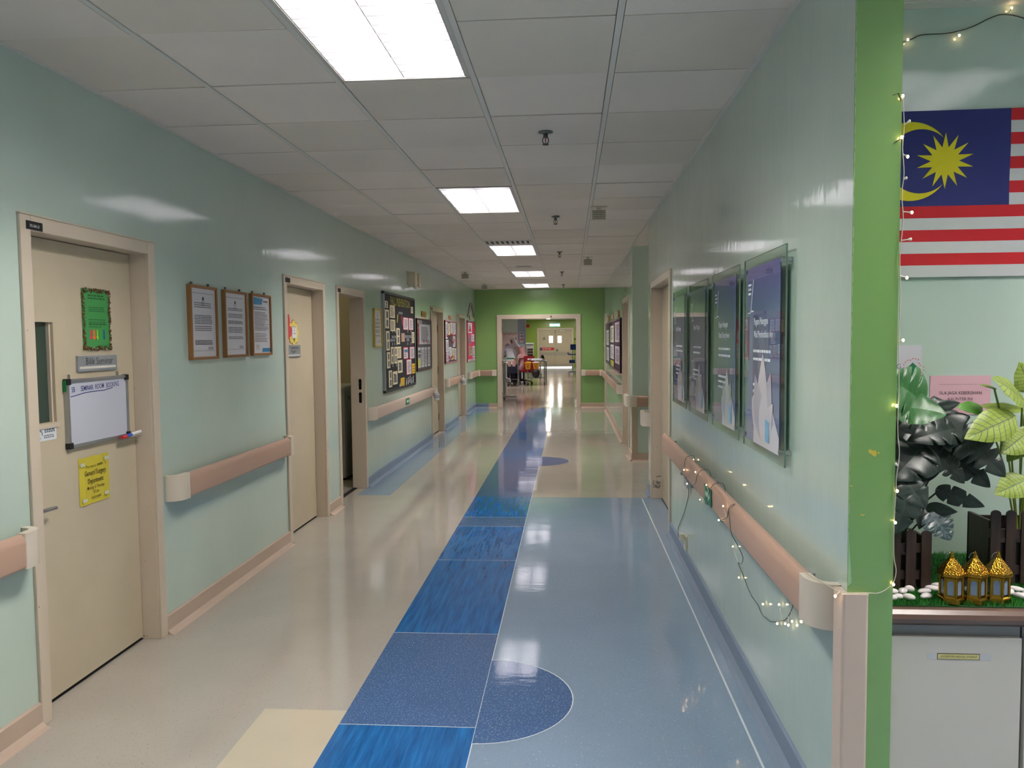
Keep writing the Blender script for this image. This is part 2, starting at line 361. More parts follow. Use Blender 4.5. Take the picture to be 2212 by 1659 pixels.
# baseboards: a small coved strip, in wall-side frames
def skirt(name, mat, segs):
    b = MB()
    for ax, p, o, a, c in segs:      # axis the strip runs along, plane, outward sign, from, to
        prof = [(0, 0), (.05, 0), (.03, .006), (.014, .022), (.012, .095), (.006, .102), (0, .102)]
        poly = [(p + o * q[0], q[1]) for q in prof]
        if ax == 'y': b.prism([(q[0], q[1]) for q in poly], 'y', a, c)
        else: b.prism([(q[0], q[1]) for q in poly], 'x', a, c)
    return structure(b.build(name, mat))
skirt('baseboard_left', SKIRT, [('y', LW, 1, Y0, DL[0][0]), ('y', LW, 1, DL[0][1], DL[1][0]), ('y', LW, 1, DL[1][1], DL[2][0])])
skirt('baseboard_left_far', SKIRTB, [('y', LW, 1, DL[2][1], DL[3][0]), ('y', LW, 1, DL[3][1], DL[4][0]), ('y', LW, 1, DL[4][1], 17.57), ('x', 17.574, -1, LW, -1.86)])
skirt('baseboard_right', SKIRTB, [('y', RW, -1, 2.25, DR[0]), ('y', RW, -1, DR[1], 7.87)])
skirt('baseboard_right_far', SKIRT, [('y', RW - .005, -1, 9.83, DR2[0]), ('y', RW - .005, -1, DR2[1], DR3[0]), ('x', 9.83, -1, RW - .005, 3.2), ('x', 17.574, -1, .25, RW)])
skirt('baseboard_end', SKIRT, [('x', 17.574, -1, -1.86, -1.66)])

# ------------------------------------------------------------------ doors (local frame: x right along the wall, -y into the corridor)
HINGE = M((150, 132, 100), .35, .6)
def door(n, loc, rot, w, h, depth=.09, leaf=True, panel=None, handle=None, hinges=None, fw=.06, plate=None):
    d = bpy.data.objects.new('door_%d' % n, None); C.objects.link(d); d.location = loc; d.rotation_euler = (0, 0, rot); structure(d)
    f = MB()
    for a, b in ((0, fw), (w - fw, w)): f.box(a, b, -.014, .0, 0, h)
    f.box(fw, w - fw, -.014, 0, h - fw, h)
    f.box(.03, fw, 0, depth + .05, 0, h - .03); f.box(w - fw, w - .03, 0, depth + .05, 0, h - .03); f.box(.03, w - .03, 0, depth + .05, h - fw, h - .03)
    f.box(-.004, w + .004, -.018, 0, h, h + .006)
    # rebate stops
    f.box(fw, fw + .012, depth - .03 if not leaf else depth + .045, depth + .05, 0, h - fw)
    f.build('door_frame', FRAMEP, d, bevel=.002, seg=1)
    th = MB(); th.box(fw, w - fw, depth, depth + .05, 0, .004); th.build('leaf_gap_shade', DARK, d)  # black strip painted in for the shade under the leaf
    if leaf:
        l = MB(); a, b, t = fw + .003, w - fw - .004, h - fw - .004; z0 = .014
        if panel:
            p0, p1, q0, q1 = panel
            l.box(a, p0, depth, depth + .04, z0, t); l.box(p1, b, depth, depth + .04, z0, t); l.box(p0, p1, depth, depth + .04, z0, q0); l.box(p0, p1, depth, depth + .04, q1, t)
        else: l.box(a, b, depth, depth + .04, z0, t)
        lf = l.build('door_leaf', CREAM, d)
        if panel:
            v = MB(); v.box(p0, p1, depth + .026, depth + .030, q0, q1); v.build('vision_pane', M((52, 70, 62), .06, spec=.6), lf)
            v = MB(); v.box(p0 - .012, p1 + .014, depth - .006, depth, q0 - .022, q0 - .006); v.box(p1 - .012, p1 - .002, depth + .012, depth + .026, q0, q1); v.build('glazing_bead', FRAMEP, lf)
    if handle is not None:
        hb = MB(); x, z = handle
        hb.cyl((x, depth, z), (x, depth - .01, z), .024, 16); hb.cyl((x, depth - .01, z), (x, depth - .045, z), .009, 10)
        hb.tube([(x - .004, depth - .045, z), (x + .06, depth - .047, z), (x + .085, depth - .046, z - .002)], [.0085, .0085, .008], 10); hb.build('door_handle', STEEL, lf)
    for x, z in (hinges or []):
        hh = MB(); hh.cyl((x, depth - .006, z - .06), (x, depth - .006, z + .06), .008, 8); hh.box(x - .014, x + .014, depth - .003, depth - .0005, z - .055, z + .055); hh.build('hinge', HINGE, lf)
    return d
def leftdoor(n, k, **kw):
    a, b, h = DL[k]; return door(n, (LW, a, 0), LROT, b - a, h, **kw)
d1 = leftdoor(1, 0, panel=(.115, .315, 1.215, 1.65), handle=(.135, .855))
d2 = leftdoor(2, 1)
d3 = leftdoor(3, 2, leaf=False)
lk = MB(); xx = .985 - .06 - .001
for z in (.96, 1.10): lk.box(xx - .004, xx, .025, .055, z - .055, z + .055)
lk.build('strike_plate', M((96, 92, 84), .3, .8), d3)
lk = MB(); 
for z in (.96, 1.10): lk.box(xx - .0055, xx - .003, .032, .047, z - .03, z + .03)
lk.build('strike_slot', DARK, d3)
d4 = leftdoor(4, 3, hinges=[(1.2 - .068, .25), (1.2 - .068, 1.05), (1.2 - .068, 1.75)])
d5 = leftdoor(5, 4, panel=(.36, .52, 1.2, 1.65))
d6 = door(6, (RW, DR[1], 0), RROT, DR[1] - DR[0], DR[2], panel=(1.08, 1.24, 1.0, 1.65))
sc_ = MB(); random.seed(3)              # chipped paint low on the reveal
for k in range(26):
    z = .10 + abs(random.gauss(0, .055)); yy = random.uniform(.004, .07); sc_.rect(0, 0, 0, 0, 0); sc_.quad((.0605, yy, z), (.0605, yy + random.uniform(.006, .03), z), (.0605, yy + random.uniform(.004, .025), z + .006), (.0605, yy, z + random.uniform(.004, .016)))
sc_.build('paint_chip', M((92, 98, 90), .7), d6)
d7 = door(7, (RW - .005, DR2[1], 0), RROT, DR2[1] - DR2[0], DR2[2])
d8 = door(8, (RW - .005, DR3[1], 0), RROT, DR3[1] - DR3[0], DR3[2], fw=.05)
# doorway in the end wall
d9 = bpy.data.objects.new('door_9', None); C.objects.link(d9); d9.location = (EX0, 17.574, 0); structure(d9)
f = MB(); W = EX1 - EX0
f.box(-.07, .035, -.016, .0, 0, EH + .06); f.box(W - .035, W + .07, -.016, 0, 0, EH + .06); f.box(.035, W - .035, -.016, 0, EH - .035, EH + .06)
f.box(0, .035, 0, .21, 0, EH); f.box(W - .035, W, 0, .21, 0, EH); f.box(.035, W - .035, 0, .21, EH - .035, EH)
f.build('door_frame', FRAMEP, d9, bevel=.003, seg=1)
for x in (.037, W - .037):
    for z in (.27, 1.0, 1.78):
        h = MB(); h.box(x - .003, x + .003, .06, .16, z - .07, z + .07); h.cyl((x, .17, z - .07), (x, .17, z + .07), .009, 8); h.build('hinge', HINGE, d9)
f = MB(); f.box(W * .655, W * .655 + .03, -.03, -.016, EH - .01, EH + .03); f.build('door_catch', M((90, 84, 70), .4), d9)

# ------------------------------------------------------------------ ceiling lights
REFL = NT('lamp_reflector', (245, 244, 250), .4)
REFL.b.inputs['Emission Color'].default_value = (1, .955, .885, 1); REFL.b.inputs['Emission Strength'].default_value = PANEL; REFL = REFL.m
TUBEM = M((255, 250, 241), .4, emit=TUBE, name='lit_tube')
LOUV = M((128, 127, 134), .3); LOUVE = M((96, 94, 100), .4)
def make_light():
    r = thing('ceiling_light', '', 'ceiling light')
    f = MB(); hx, hy = .288, .588
    for a, b, c, d in ((-hx, -hx + .018, -hy, hy), (hx - .018, hx, -hy, hy), (-hx, hx, -hy, -hy + .018), (-hx, hx, hy - .018, hy)): f.box(a, b, c, d, -.004, .012)
    for a, b, c, d in ((-hx, -hx + .004, -hy, hy), (hx - .004, hx, -hy, hy), (-hx, hx, -hy, -hy + .004), (-hx, hx, hy - .004, hy)): f.box(a, b, c, d, .012, .11)
    f.box(-hx, hx, -hy, hy, .108, .112); f.build('housing', M((196, 193, 186), .5), r)
    p = MB(); p.quad((-hx + .02, -hy + .02, .1), (-hx + .02, hy - .02, .1), (hx - .02, hy - .02, .1), (hx - .02, -hy + .02, .1)); p.build('reflector', REFL, r)
    for x in (-.137, .137):
        t = MB(); t.cyl((x, -.55, .075), (x, .55, .075), .014, 10); t.build('tube', TUBEM, r)
    l = MB(); n = 15
    for k in range(n):
        y = -.57 + 1.14 * k / (n - 1)
        for x0, x1 in ((-.268, -.004), (.004, .268)): l.add([(x0, y, .0), (x1, y, .0), (x0, y - .008, .045), (x1, y - .008, .045), (x0, y + .008, .045), (x1, y + .008, .045)], [(0, 1, 3, 2), (1, 0, 4, 5), (2, 3, 5, 4)]); l.box(x0, x1, y - .0012, y + .0012, -.001, .0005, 1)
    for x in (-.268, 0, .268): l.add([(x, -.57, 0), (x, .57, 0), (x - .012, -.57, .06), (x - .012, .57, .06), (x + .012, -.57, .06), (x + .012, .57, .06)], [(0, 1, 3, 2), (1, 0, 4, 5)])
    for x in (-.268, 0, .268): l.box(x - .0015, x + .0015, -.57, .57, -.001, .0005, 1)
    l.build('louvre', [LOUV, LOUVE], r)
    return r
LIGHT = make_light()
def put_light(x, y, label, z=CZ, group=None, first=False):
    o = LIGHT if first else copy_tree(LIGHT); o.location = (x, y, z); o['label'] = label
    if group: o['group'] = group
    return o
GL = 'recessed louvred ceiling lights'
put_light(-.715, GY, 'large glaring louvred ceiling light cut off by the top of the photo', first=True, group=GL)
for j, t in ((6, 'second louvred ceiling light down the corridor, ahead of the big cut-off one'), (12, 'third louvred ceiling light, right behind the dark-slotted air diffuser'), (18, 'fourth louvred ceiling light, behind a small square ceiling hatch'), (23, 'farthest louvred ceiling light, just before the green end wall')):
    put_light(-.715, GY + .6 * j, t, group=GL)
for x, y in ((-.715, GY - 3.6), (3.485, GY - 3.6), (3.485, GY), (1.685, GY - 1.2), (1.685, GY - 5.4)): put_light(x, y, 'unseen louvred ceiling light in the lobby', group='lobby ceiling lights')  # out of view; the last pair added to brighten pillar and nook

# ------------------------------------------------------------------ other ceiling fittings
BRZ = M((92, 96, 92), .35, .7)
def make_sprinkler():
    r = thing('sprinkler', '', 'sprinkler')
    b = MB(); b.lathe([(.006, 0), (.04, -.001), (.042, -.005), (.014, -.012), (.006, -.013)], seg=20); b.build('escutcheon', M((120, 124, 120), .35, .6), r)
    b = MB(); b.lathe([(.013, -.01), (.013, -.03), (.010, -.034)], seg=10)
    for s in (-1, 1): b.tube([(s * .011, 0, -.03), (s * .017, 0, -.045), (s * .014, 0, -.06), (s * .003, 0, -.068)], .0032, 6)
    fa = b.build('frame_arms', BRZ, r)
    b = MB(); b.cyl((0, 0, -.034), (0, 0, -.062), .0032, 6); b.build('heat_bulb', M((160, 60, 50), .2), fa)
    b = MB(); b.lathe([(.003, -.066), (.017, -.068), (.018, -.072), (.003, -.073)], seg=14); b.build('deflector', BRZ, fa)
    return r
SP = make_sprinkler()
for k, (y, t) in enumerate(((4.36, 'nearest sprinkler head hanging from the ceiling, the biggest in view'), (7.35, 'second sprinkler head along the ceiling, level with the nearer ceiling box'), (10.29, 'third sprinkler head, right of the ceiling light behind the slotted diffuser'), (13.32, 'fourth sprinkler head along the ceiling, right of the fourth ceiling light'), (16.35, 'farthest and smallest sprinkler head, just before the green wall'))):
    o = SP if k == 0 else copy_tree(SP); o.location = (-.128, y, CZ); o['label'] = t; o['group'] = 'ceiling sprinklers'
FIX = M((212, 206, 192), .5)
def make_box():
    r = thing('ceiling_unit', '', 'ceiling fixture')
    b = MB(); b.box(-.075, .075, -.035, .035, -.006, 0); b.build('mounting_plate', FIX, r)
    b = MB(); b.box(-.02, .02, -.02, .02, -.035, -.005); b.build('neck', FIX, r)
    b = MB(); b.box(-.062, .062, -.03, .03, -.118, -.032); b.build('body', FIX, r, bevel=.004)
    b = MB()
    for k in range(5): b.box(-.052, .052, -.033, -.029, -.108 + k * .016, -.100 + k * .016)
    for x in (-.018, .018): b.box(x - .0015, x + .0015, -.0335, -.029, -.11, -.04)
    b.build('front_grille', M((150, 146, 134), .6), r); return r
BX = make_box()
for k, (x, y, t) in enumerate(((.258, 6.85, 'beige box with front grille hanging on the ceiling right of the second light'), (.258, 11.0, 'smaller-looking beige grille box on the ceiling right of the third light'), (-1.755, 13.05, 'beige grille box under the ceiling on the left, nearer of the left pair'), (-1.745, 15.9, 'beige grille box under the ceiling on the left, close to the green wall'))):
    o = BX if k == 0 else copy_tree(BX); o.location = (x, y, CZ); o['label'] = t; o['group'] = 'ceiling grille boxes'
df = thing('air_diffuser', 'slotted air diffuser with dark openings in the ceiling before the third light', 'air vent', (-.715, 9.14, CZ))
b = MB(); b.box(-.285, .285, -.12, .14, -.006, .004); b.build('face_plate', M((206, 202, 196), .5), df)
b = MB()
for k in range(9): b.box(-.26 + .06 * k, -.235 + .06 * k, -.09, .10, -.012, -.0055)
b.build('slot', M((60, 58, 56), .7), df)
h = MB(); h.box(-.12, .12, -.14, .14, -.008, .002); h.box(-.085, .085, -.10, .10, -.014, -.008); tag(h.build('ceiling_hatch', M((196, 192, 186), .55), loc=(-.72, 12.3, CZ)), 'small square hatch plate in the ceiling before the fourth light', 'ceiling hatch')

# ------------------------------------------------------------------ handrails
RP = [(-.045, -.064), (-.076, -.067), (-.084, -.058), (-.086, .03), (-.080, .054), (-.066, .066), (-.05, .064), (-.044, .05)]
def cap_poly(sg, L=.12):
    o = [(0, -.0875), (-.055, -.0865), (-.088, -.074), (-.110, -.048), (-.118, -.02), (-.118, 0), (-.088, 0), (-.088, -.022), (-.078, -.042), (-.06, -.05), (0, -.052)]
    return [(sg * p[0], p[1]) for p in o]
def handrail(label, loc, rot, L, mat, c0=True, c1=True, group='corridor handrails', H=1.0):
    r = thing('handrail', label, 'handrail', loc, rot, group)
    a, b = (.12 if c0 else 0), (L - .12 if c1 else L)
    m = MB(); m.prism([(p[0], p[1] * H) for p in RP], 'x', a, b, 0, True); m.build('rail', mat, r, bevel=.003)
    for on, x, sg in ((c0, .12, 1), (c1, L - .12, -1)):
        if on:
            m = MB(); m.prism([(x + p[0], p[1]) for p in cap_poly(sg)], 'z', -.069 * H, .069 * H, 0, True); m.build('end_cap', CAP, r, bevel=.006)
    n = max(2, int(L / 1.1)); 
    for k in range(n):
        x = a + .15 + (b - a - .3) * k / (n - 1); m = MB(); m.box(x - .03, x + .03, -.05, 0, -.03, .03); m.build('bracket', M((150, 150, 150), .4), r)
    return r
def lrail(label, y0, y1, z, mat, **k): return handrail(label, *left(y0, z), y1 - y0, mat, **k)
lrail('tan handrail at the left photo edge, ending at the seminar room door', .4, 2.885, .765, TAN)
lrail('tan handrail with pale end cap between the seminar and second left doors', 3.93, 5.70, .778, TAN)
lrail('pale rose handrail under the black notice board', 8.07, 11.86, .775, PINKRAIL)
lrail('short tan handrail below the notice board between two left doors', 13.15, 14.78, .815, TAN)
rr = handrail('tan handrail wrapped in fairy lights below the acrylic posters', *right_(6.0, .757), 6.0 - 2.295, TAN, c0=False)
def corner_rail(label, loc, L1, L2, mirror, ca, cb):
    r = thing('handrail', label, 'handrail', loc, 0, 'corridor handrails'); s = mirror
    m = MB(); m.prism([(-s * p[0], p[1]) for p in RP], 'y', -L1 + (.12 if ca else 0), -.12); m.build('rail', TAN, r, bevel=.003)
    m = MB(); m.prism([(p[0], p[1]) for p in RP], 'x', min(s * .12, s * (L2 - (.1 if cb else 0))), max(s * .12, s * (L2 - (.1 if cb else 0)))); m.build('rail', TAN, r, bevel=.003)
    m = MB(); m.prism([(s * .044, -.12), (s * .087, -.12), (s * .12, -.087), (s * .12, -.044), (s * .07, -.044), (s * .044, -.07)], 'z', -.069, .069, 0, True); m.build('corner_piece', CAP, r, bevel=.005)
    if ca: m = MB(); m.prism([(-s * p[1], -L1 + .12 + p[0]) for p in cap_poly(1)], 'z', -.069, .069, 0, True); m.build('end_cap', CAP, r, bevel=.006)
    if cb: m = MB(); m.box(min(s * L2, s * (L2 - .1)), max(s * L2, s * (L2 - .1)), -.088, -.03, -.069, .069); m.build('end_cap', CAP, r, bevel=.006)
    for k in (.3, .8):
        m = MB(); m.box(0 if s > 0 else -.05, .05 if s > 0 else 0, -L1 * k - .03, -L1 * k + .03, -.03, .03); m.build('bracket', M((150, 150, 150), .4), r)
    return r
corner_rail('tan handrail bending round the left corner of the green wall', (LW, 17.574, .80), 1.35, .49, 1, True, True)
corner_rail('tan handrail bending round the right corner of the green wall', (RW - .005, 17.574, .79), 5.95, .53, -1, True, True)
r = thing('handrail', 'tan handrail with white end cap on the wall facing us at the side passage', 'handrail', (RW - .005, 9.83, .765), 0, 'corridor handrails')
m = MB(); m.prism(RP, 'x', .05, 1.6); m.build('rail', TAN, r, bevel=.003)
m = MB(); m.prism([(.05, -.088), (-.03, -.088), (-.07, -.07), (-.09, -.04), (-.09, .3), (-.05, .3), (-.05, -.03), (-.03, -.048), (.05, -.05)], 'z', -.069, .069, 0, True); m.build('end_cap', CAP, r, bevel=.006)
m = MB(); m.box(-.05, 0, .22, .28, -.03, .03); m.build('bracket', M((150, 150, 150), .4), r)
r = thing('handrail', 'stub of handrail with white rounded cap beside the right-hand door', 'handrail', (RW, 7.87, .757), RROT, 'corridor handrails')
m = MB(); m.prism([(.24, 0), (.24, -.05), (.22, -.075), (.18, -.087), (.02, -.087), (-.04, -.075), (-.065, -.04), (-.065, .1), (-.03, .1), (-.03, -.03), (-.01, -.047), (.17, -.05), (.205, -.03), (.205, 0)], 'z', -.069, .069, 0, True); m.build('end_cap', CAP, r, bevel=.006)
m = MB(); m.box(.0, .06, -.05, 0, -.03, .03); m.build('bracket', M((150, 150, 150), .4), r)
# corner guards
cgd = MB(); cgd.prism([(.768, 2.30), (.768, 2.222), (.842, 2.222), (.842, 2.2435), (.789, 2.2435), (.789, 2.30)], 'z', 0, .822)
tag(cgd.build('corner_guard', M((214, 192, 178), .4), bevel=.008, seg=3), 'pale rose corner guard on the lower edge of the green pillar', 'corner guard', 'corner guards')
cgd = MB(); cgd.prism([(.775, 9.88), (.775, 9.815), (.845, 9.815), (.845, 9.83), (.785, 9.83), (.785, 9.88)], 'z', .1, .70)
tag(cgd.build('corner_guard', M((190, 170, 148), .4), bevel=.005), 'beige corner guard under the handrail at the side passage corner', 'corner guard', 'corner guards')

# ------------------------------------------------------------------ things on the seminar room door (leaf plane x = -2.25)
DX = LW - .09
def ldoor(y, z): return (DX, y, z), LROT
def plate(name, label, y, z, body, w=.055, h=.024):
    o, r = (LW + .0145, y, z), LROT
    t = thing(name, label, 'number plate', o, r, 'room number plates')
    b = MB(); b.box(0, w, -.002, 0, -h / 2, h / 2); b.build('plate', BLACK, t)
    if body: b = MB(); b.text(body, w / 2, -.007, .017, -.0024, sx=.75); b.build('lettering', WHITE, t)
plate('number_plate', 'black room number plate above the seminar room door', 2.942, 2.03, 'D5-24A-21', .095, .034)
plate('number_plate', 'black room number plate above the second left door', 5.745, 2.025, '', .10, .036)
plate('number_plate', 'black room number plate above the open store doorway', 7.075, 2.03, '', .09, .036)
plate('number_plate', 'black room number plate above the third left door, beyond the notice boards', 11.95, 2.045, '', .09, .036)
plate('number_plate', 'black room number plate above the last door on the left', 14.83, 2.02, '', .09, .036)

random.seed(11)
t = thing('notice', 'green notice with a brown tinsel border and coloured arrows on the seminar door', 'notice', *ldoor(3.43, 1.526))
w, h = .215, .286
b = MB(); b.box(0, w, -.003, 0, 0, h)
b.build('sheet', M((66, 150, 80), .5), t)
b = MB(); m1 = 0
for k in range(460):
    u = random.random() * 2 * (w + h); e = random.uniform(-.003, .016)
    if u < w: x, z = u, e
    elif u < w + h: x, z = w - e, u - w
    elif u < 2 * w + h: x, z = u - w - h, h - e
    else: x, z = e, u - 2 * w - h
    s = random.uniform(.003, .006); a = random.random() * PI
    b.add([(x + s * math.cos(a + q * PI / 2), -.004 - random.random() * .004, z + s * math.sin(a + q * PI / 2)) for q in range(4)], [(0, 1, 2, 3)], random.choice((0, 0, 0, 1, 1, 2)))
b.build('tinsel_border', [M((120, 62, 40), .3, .5), M((96, 84, 50), .3, .5), M((214, 190, 150), .15, .8)], t)
b = MB(); gi = M((22, 92, 44), .6)
b.lines(.045, .185, .262, .236, 2, -.0034, 0, .007); b.build('heading_print', gi, t); b = MB(); b.lines(.048, .185, .205, .178, 3, -.0034, 0, .004); b.build('middle_print', gi, t); b = MB(); b.lines(.045, .185, .148, .125, 2, -.0034, 0, .004); b.lines(.045, .19, .126, .116, 1, -.0034, 0, .007); b.lines(.045, .15, .113, .104, 1, -.0034, 0, .004); b.build('print', gi, t)
for k, c in enumerate(((232, 60, 110), (246, 106, 44), (160, 206, 50), (48, 176, 70), (30, 90, 150))):
    x = .057 + k * .026; b = MB(); q = .0055 + (.002 if k == 1 else 0)
    b.poly([(x - q, .095), (x - q, .062), (x - 2 * q, .062), (x, .045), (x + 2 * q, .062), (x + q, .062), (x + q, .095)][::-1], -.0036); b.build('arrow', M(c, .5), t)

t = thing('door_sign', 'grey door sign reading Bilik Seminar', 'sign', *ldoor(3.372, 1.427))
b = MB(); b.box(0, .305, -.012, 0, 0, .073); b.build('plate', M((158, 162, 168), .35, .3), t, bevel=.002)
b = MB(); b.text('Bilik Seminar', .162, .031, .047, -.0126, sx=.87, bold=-.006); b.build('lettering', BLACK, t)
b = MB(); b.rect(.01, .29, .012, .023, -.0126); b.build('slider_strip', M((226, 222, 212), .4), t)

t = thing('whiteboard', 'small aluminium framed whiteboard with handwriting on the seminar door', 'whiteboard', *ldoor(3.275, 1.085))
w, h = .478, .312
b = MB(); b.box(.008, w - .008, -.014, -.002, .008, h - .008); b.build('panel', M((200, 202, 216), .18), t)
b = MB(); b.box(0, w, -.02, 0, 0, .016); b.box(0, w, -.02, 0, h - .016, h); b.box(0, .016, -.02, 0, .016, h - .016); b.box(w - .016, w, -.02, 0, .016, h - .016)
b.box(.02, w - .02, -.0225, -.02, h - .010, h - .006); wbf = b.build('frame', ALU, t, bevel=.002)
for x in (0, w - .024):
    for z in (0, h - .024): b = MB(); b.box(x - .002, x + .026, -.0235, .0, z - .002, z + .026); b.build('corner_cap', BLACK, wbf, bevel=.003)
b = MB(); b.box(-.006, .012, -.017, -.003, h - .055, h - .004); b.build('side_clip', M((20, 120, 70), .4), t)
for x in (.03, w - .075): b = MB(); b.box(x, x + .014, -.006, 0, h, h + .02); b.build('hanger', STEEL, t)
INKB = M((36, 40, 120), .5)
b = MB(); b.text('5B', .05, .252, .034, -.0146, sx=.72, rot=.015, bold=.008); b.text('SEMINAR', .150, .254, .034, -.0146, sx=.68, rot=.02, bold=.008); b.text('ROOM', .247, .257, .034, -.0146, sx=.68, rot=.025, bold=.008); b.text('BOOKING', .352, .259, .034, -.0146, sx=.68, rot=.03, bold=.008)
b.tube([(.03, -.0146, .232), (.12, -.0146, .243), (.17, -.0146, .246), (.28, -.0146, .247), (.35, -.0146, .255)], .0018, 5); b.build('handwriting', INKB, t)
t = thing('marker_pen', 'whiteboard marker with red and blue cap on the whiteboard ledge', 'pen', *ldoor(3.275, 1.085))
b = MB(); b.cyl((.455, -.034, .009), (.545, -.036, .016), .008, 10); b.build('barrel', WHITE, t)
b = MB(); b.cyl((.385, -.034, .003), (.42, -.034, .006), .0088, 10); b.build('red_cap', M((206, 48, 50), .4), t)
b = MB(); b.cyl((.42, -.034, .006), (.462, -.034, .0095), .0086, 10); b.build('blue_grip', M((42, 84, 190), .4), t)
tag_ = thing('pen_clip', 'thin clip ledge holding the marker under the whiteboard', 'pen holder', *ldoor(3.275, 1.085))
b = MB(); b.box(.37, .55, -.04, -.02, -.008, -.0055); b.build('ledge', ALU, tag_)

t = thing('notice', 'yellow General Surgery Department notice taped to the seminar door', 'notice', *ldoor(3.357, .808))
w, h = .228, .218
b = MB(); n = 6
for k in range(n):
    x0, x1 = w * k / n, w * (k + 1) / n; q = lambda x: -.002 - .004 * math.sin(x / w * 7) ** 2
    b.quad((x0, q(x0), -.002), (x1, q(x1), -.004), (x1, q(x1), h - .002), (x0, q(x0), h + .004), 0)
b.build('sheet', M((204, 188, 60), .55), t, smooth=True)
BRN = M((84, 64, 10), .6); b = MB()
for s, x, z, z_, bo in (('This room is', .082, .167, .020, -.004), ('needed', .155, .169, .021, .01), ('by', .197, .170, .018, -.004), ('General Surgery', .117, .132, .034, .012), ('Department', .117, .094, .033, .012), ('Monday & Thursday', .117, .066, .022, .006), ('2-5 pm', .117, .044, .021, .006), ('every week', .117, .02, .021, .006)):
    b.text(s, x, z, z_, -.0075, sx=.74, bold=bo)
b.build('print', BRN, t)
for x, z, a in ((.022, .188, .3), (.205, .196, .2), (.03, .02, 0), (.198, .028, 0)):
    b = MB(); b.box(x - .016, x + .016, -.0085, -.0078, z - .008, z + .008); b.build('tape', M((206, 212, 190), .2), t)

t = thing('sticker', 'small white printed sticker below the seminar door window', 'sticker', *ldoor(3.085, 1.14))
b = MB(); b.box(0, .132, -.0012, 0, 0, .06); b.build('sheet', M((222, 224, 230), .4), t)
b = MB(); b.lines(.055, .122, .05, .034, 2, -.0016, 0, .0055); b.lines(.05, .122, .026, .01, 2, -.0016, 0, .004); b.build('print', M((84, 90, 104), .6), t)
b = MB()
for k in range(16):
    a = -.3 + k * .32; b.quad((.026 + .018 * math.cos(a), -.0016, .030 + .020 * math.sin(a)), (.026 + .011 * math.cos(a), -.0016, .030 + .012 * math.sin(a)), (.026 + .011 * math.cos(a + .32), -.0016, .030 + .012 * math.sin(a + .32)), (.026 + .018 * math.cos(a + .32), -.0016, .030 + .020 * math.sin(a + .32)))
b.build('emblem', M((120, 140, 160), .6), t)

# ------------------------------------------------------------------ framed notices on the left wall
def framed(label, y, z0, w, h, wood, header=False, style=0, hooks=True):
    t = thing('framed_notice', label, 'framed notice', *left(y, z0), group='framed notices on the left wall')
    b = MB(); e = .016; d = .026
    b.box(0, e, -d, 0, 0, h); b.box(w - e, w, -d, 0, 0, h); b.box(e, w - e, -d, 0, 0, e); b.box(e, w - e, -d, 0, h - e, h); b.build('frame', wood, t, bevel=.002)
    b = MB(); b.box(e, w - e, -.014, -.004, e, h - e); shp = b.build('sheet', M((222, 219, 226), .25), t)
    rnd = random.Random(hash(label) % 97 if False else style * 7 + 5); y_ = -.0146; b = MB()
    if style < 2:
        for a, bb, c, dd in ((.035, w - .035, .05, .0515), (.035, w - .035, h - .045, h - .043), (.035, .0362, .05, h - .045), (w - .0362, w - .035, .05, h - .045)): b.rect(a, bb, c, dd, y_)
        b.ball((w / 2, y_, h - .075), .011, .0005, .012, 8); b.lines(w / 2 - .02, w / 2 + .02, h - .09, h - .098, 1, y_, 0, .003, rnd=rnd); b.text('HOSPITAL', w / 2, h - .116, .016, y_, sx=.75, bold=.01)
        segs = ((.335, .30, 3), (.262, .205, 6), (.20, .165, 3), (.115, .085, 4)) if style == 0 else ((.315, .295, 2), (.28, .25, 3), (.235, .212, 3), (.195, .155, 4), (.135, .115, 2))
        for a, c, n in segs: b.lines(.06, w - .055, a, c, n, y_, 0, .0045, .08, rnd)
        b.lines(w - .12, w - .05, .075, .055, 3, y_, 0, .003, rnd=rnd)
    else:
        b.lines(.04, w - .06, h - .085, h - .11, 2, y_, 0, .006, rnd=rnd); b.lines(.055, w - .035, h - .12, .17, 16, y_, 0, .0036, .3, rnd); b.lines(.055, w - .035, .155, .09, 6, y_, 0, .0036, .3, rnd)
        b.lines(.07, .13, .075, .04, 4, y_, 0, .0025, rnd=rnd); b.lines(w - .12, w - .03, h - .04, h - .055, 1, y_, 0, .01, rnd=rnd)
    b.build('print', M((66, 66, 78), .6), shp)
    if style == 2:
        b = MB(); b.poly([(.018, h - .075), (w * .55, h - .07), (w * .62, h - .03), (.018, h - .022)], -.0148); b.poly([(w * .5, .022), (w - .018, .022), (w - .018, .05), (w * .54, .05)], -.0148); b.build('blue_banner', M((58, 134, 180), .4), shp)
    if hooks:
        for x in (.045, w - .085): b = MB(); b.box(x, x + .012, -.008, 0, h, h + .018); b.cyl((x + .006, -.012, h + .012), (x + .006, 0, h + .012), .004, 8); b.build('hook', M((120, 116, 106), .4, .8), t)
    return t
framed('wooden framed charter nearest the seminar room door, leftmost of three', 4.242, 1.456, .338, .43, WOOD, style=0)
framed('wooden framed charter in the middle of the row of three', 4.68, 1.459, .337, .424, WOOD, style=1)
framed('wooden framed notice with a blue printed header, third in the row', 5.095, 1.463, .336, .422, WOOD, style=2)
framed('pale yellow framed notice between the open doorway and the black board', 8.385, 1.487, .33, .426, M((206, 178, 84), .4), style=1, hooks=False)

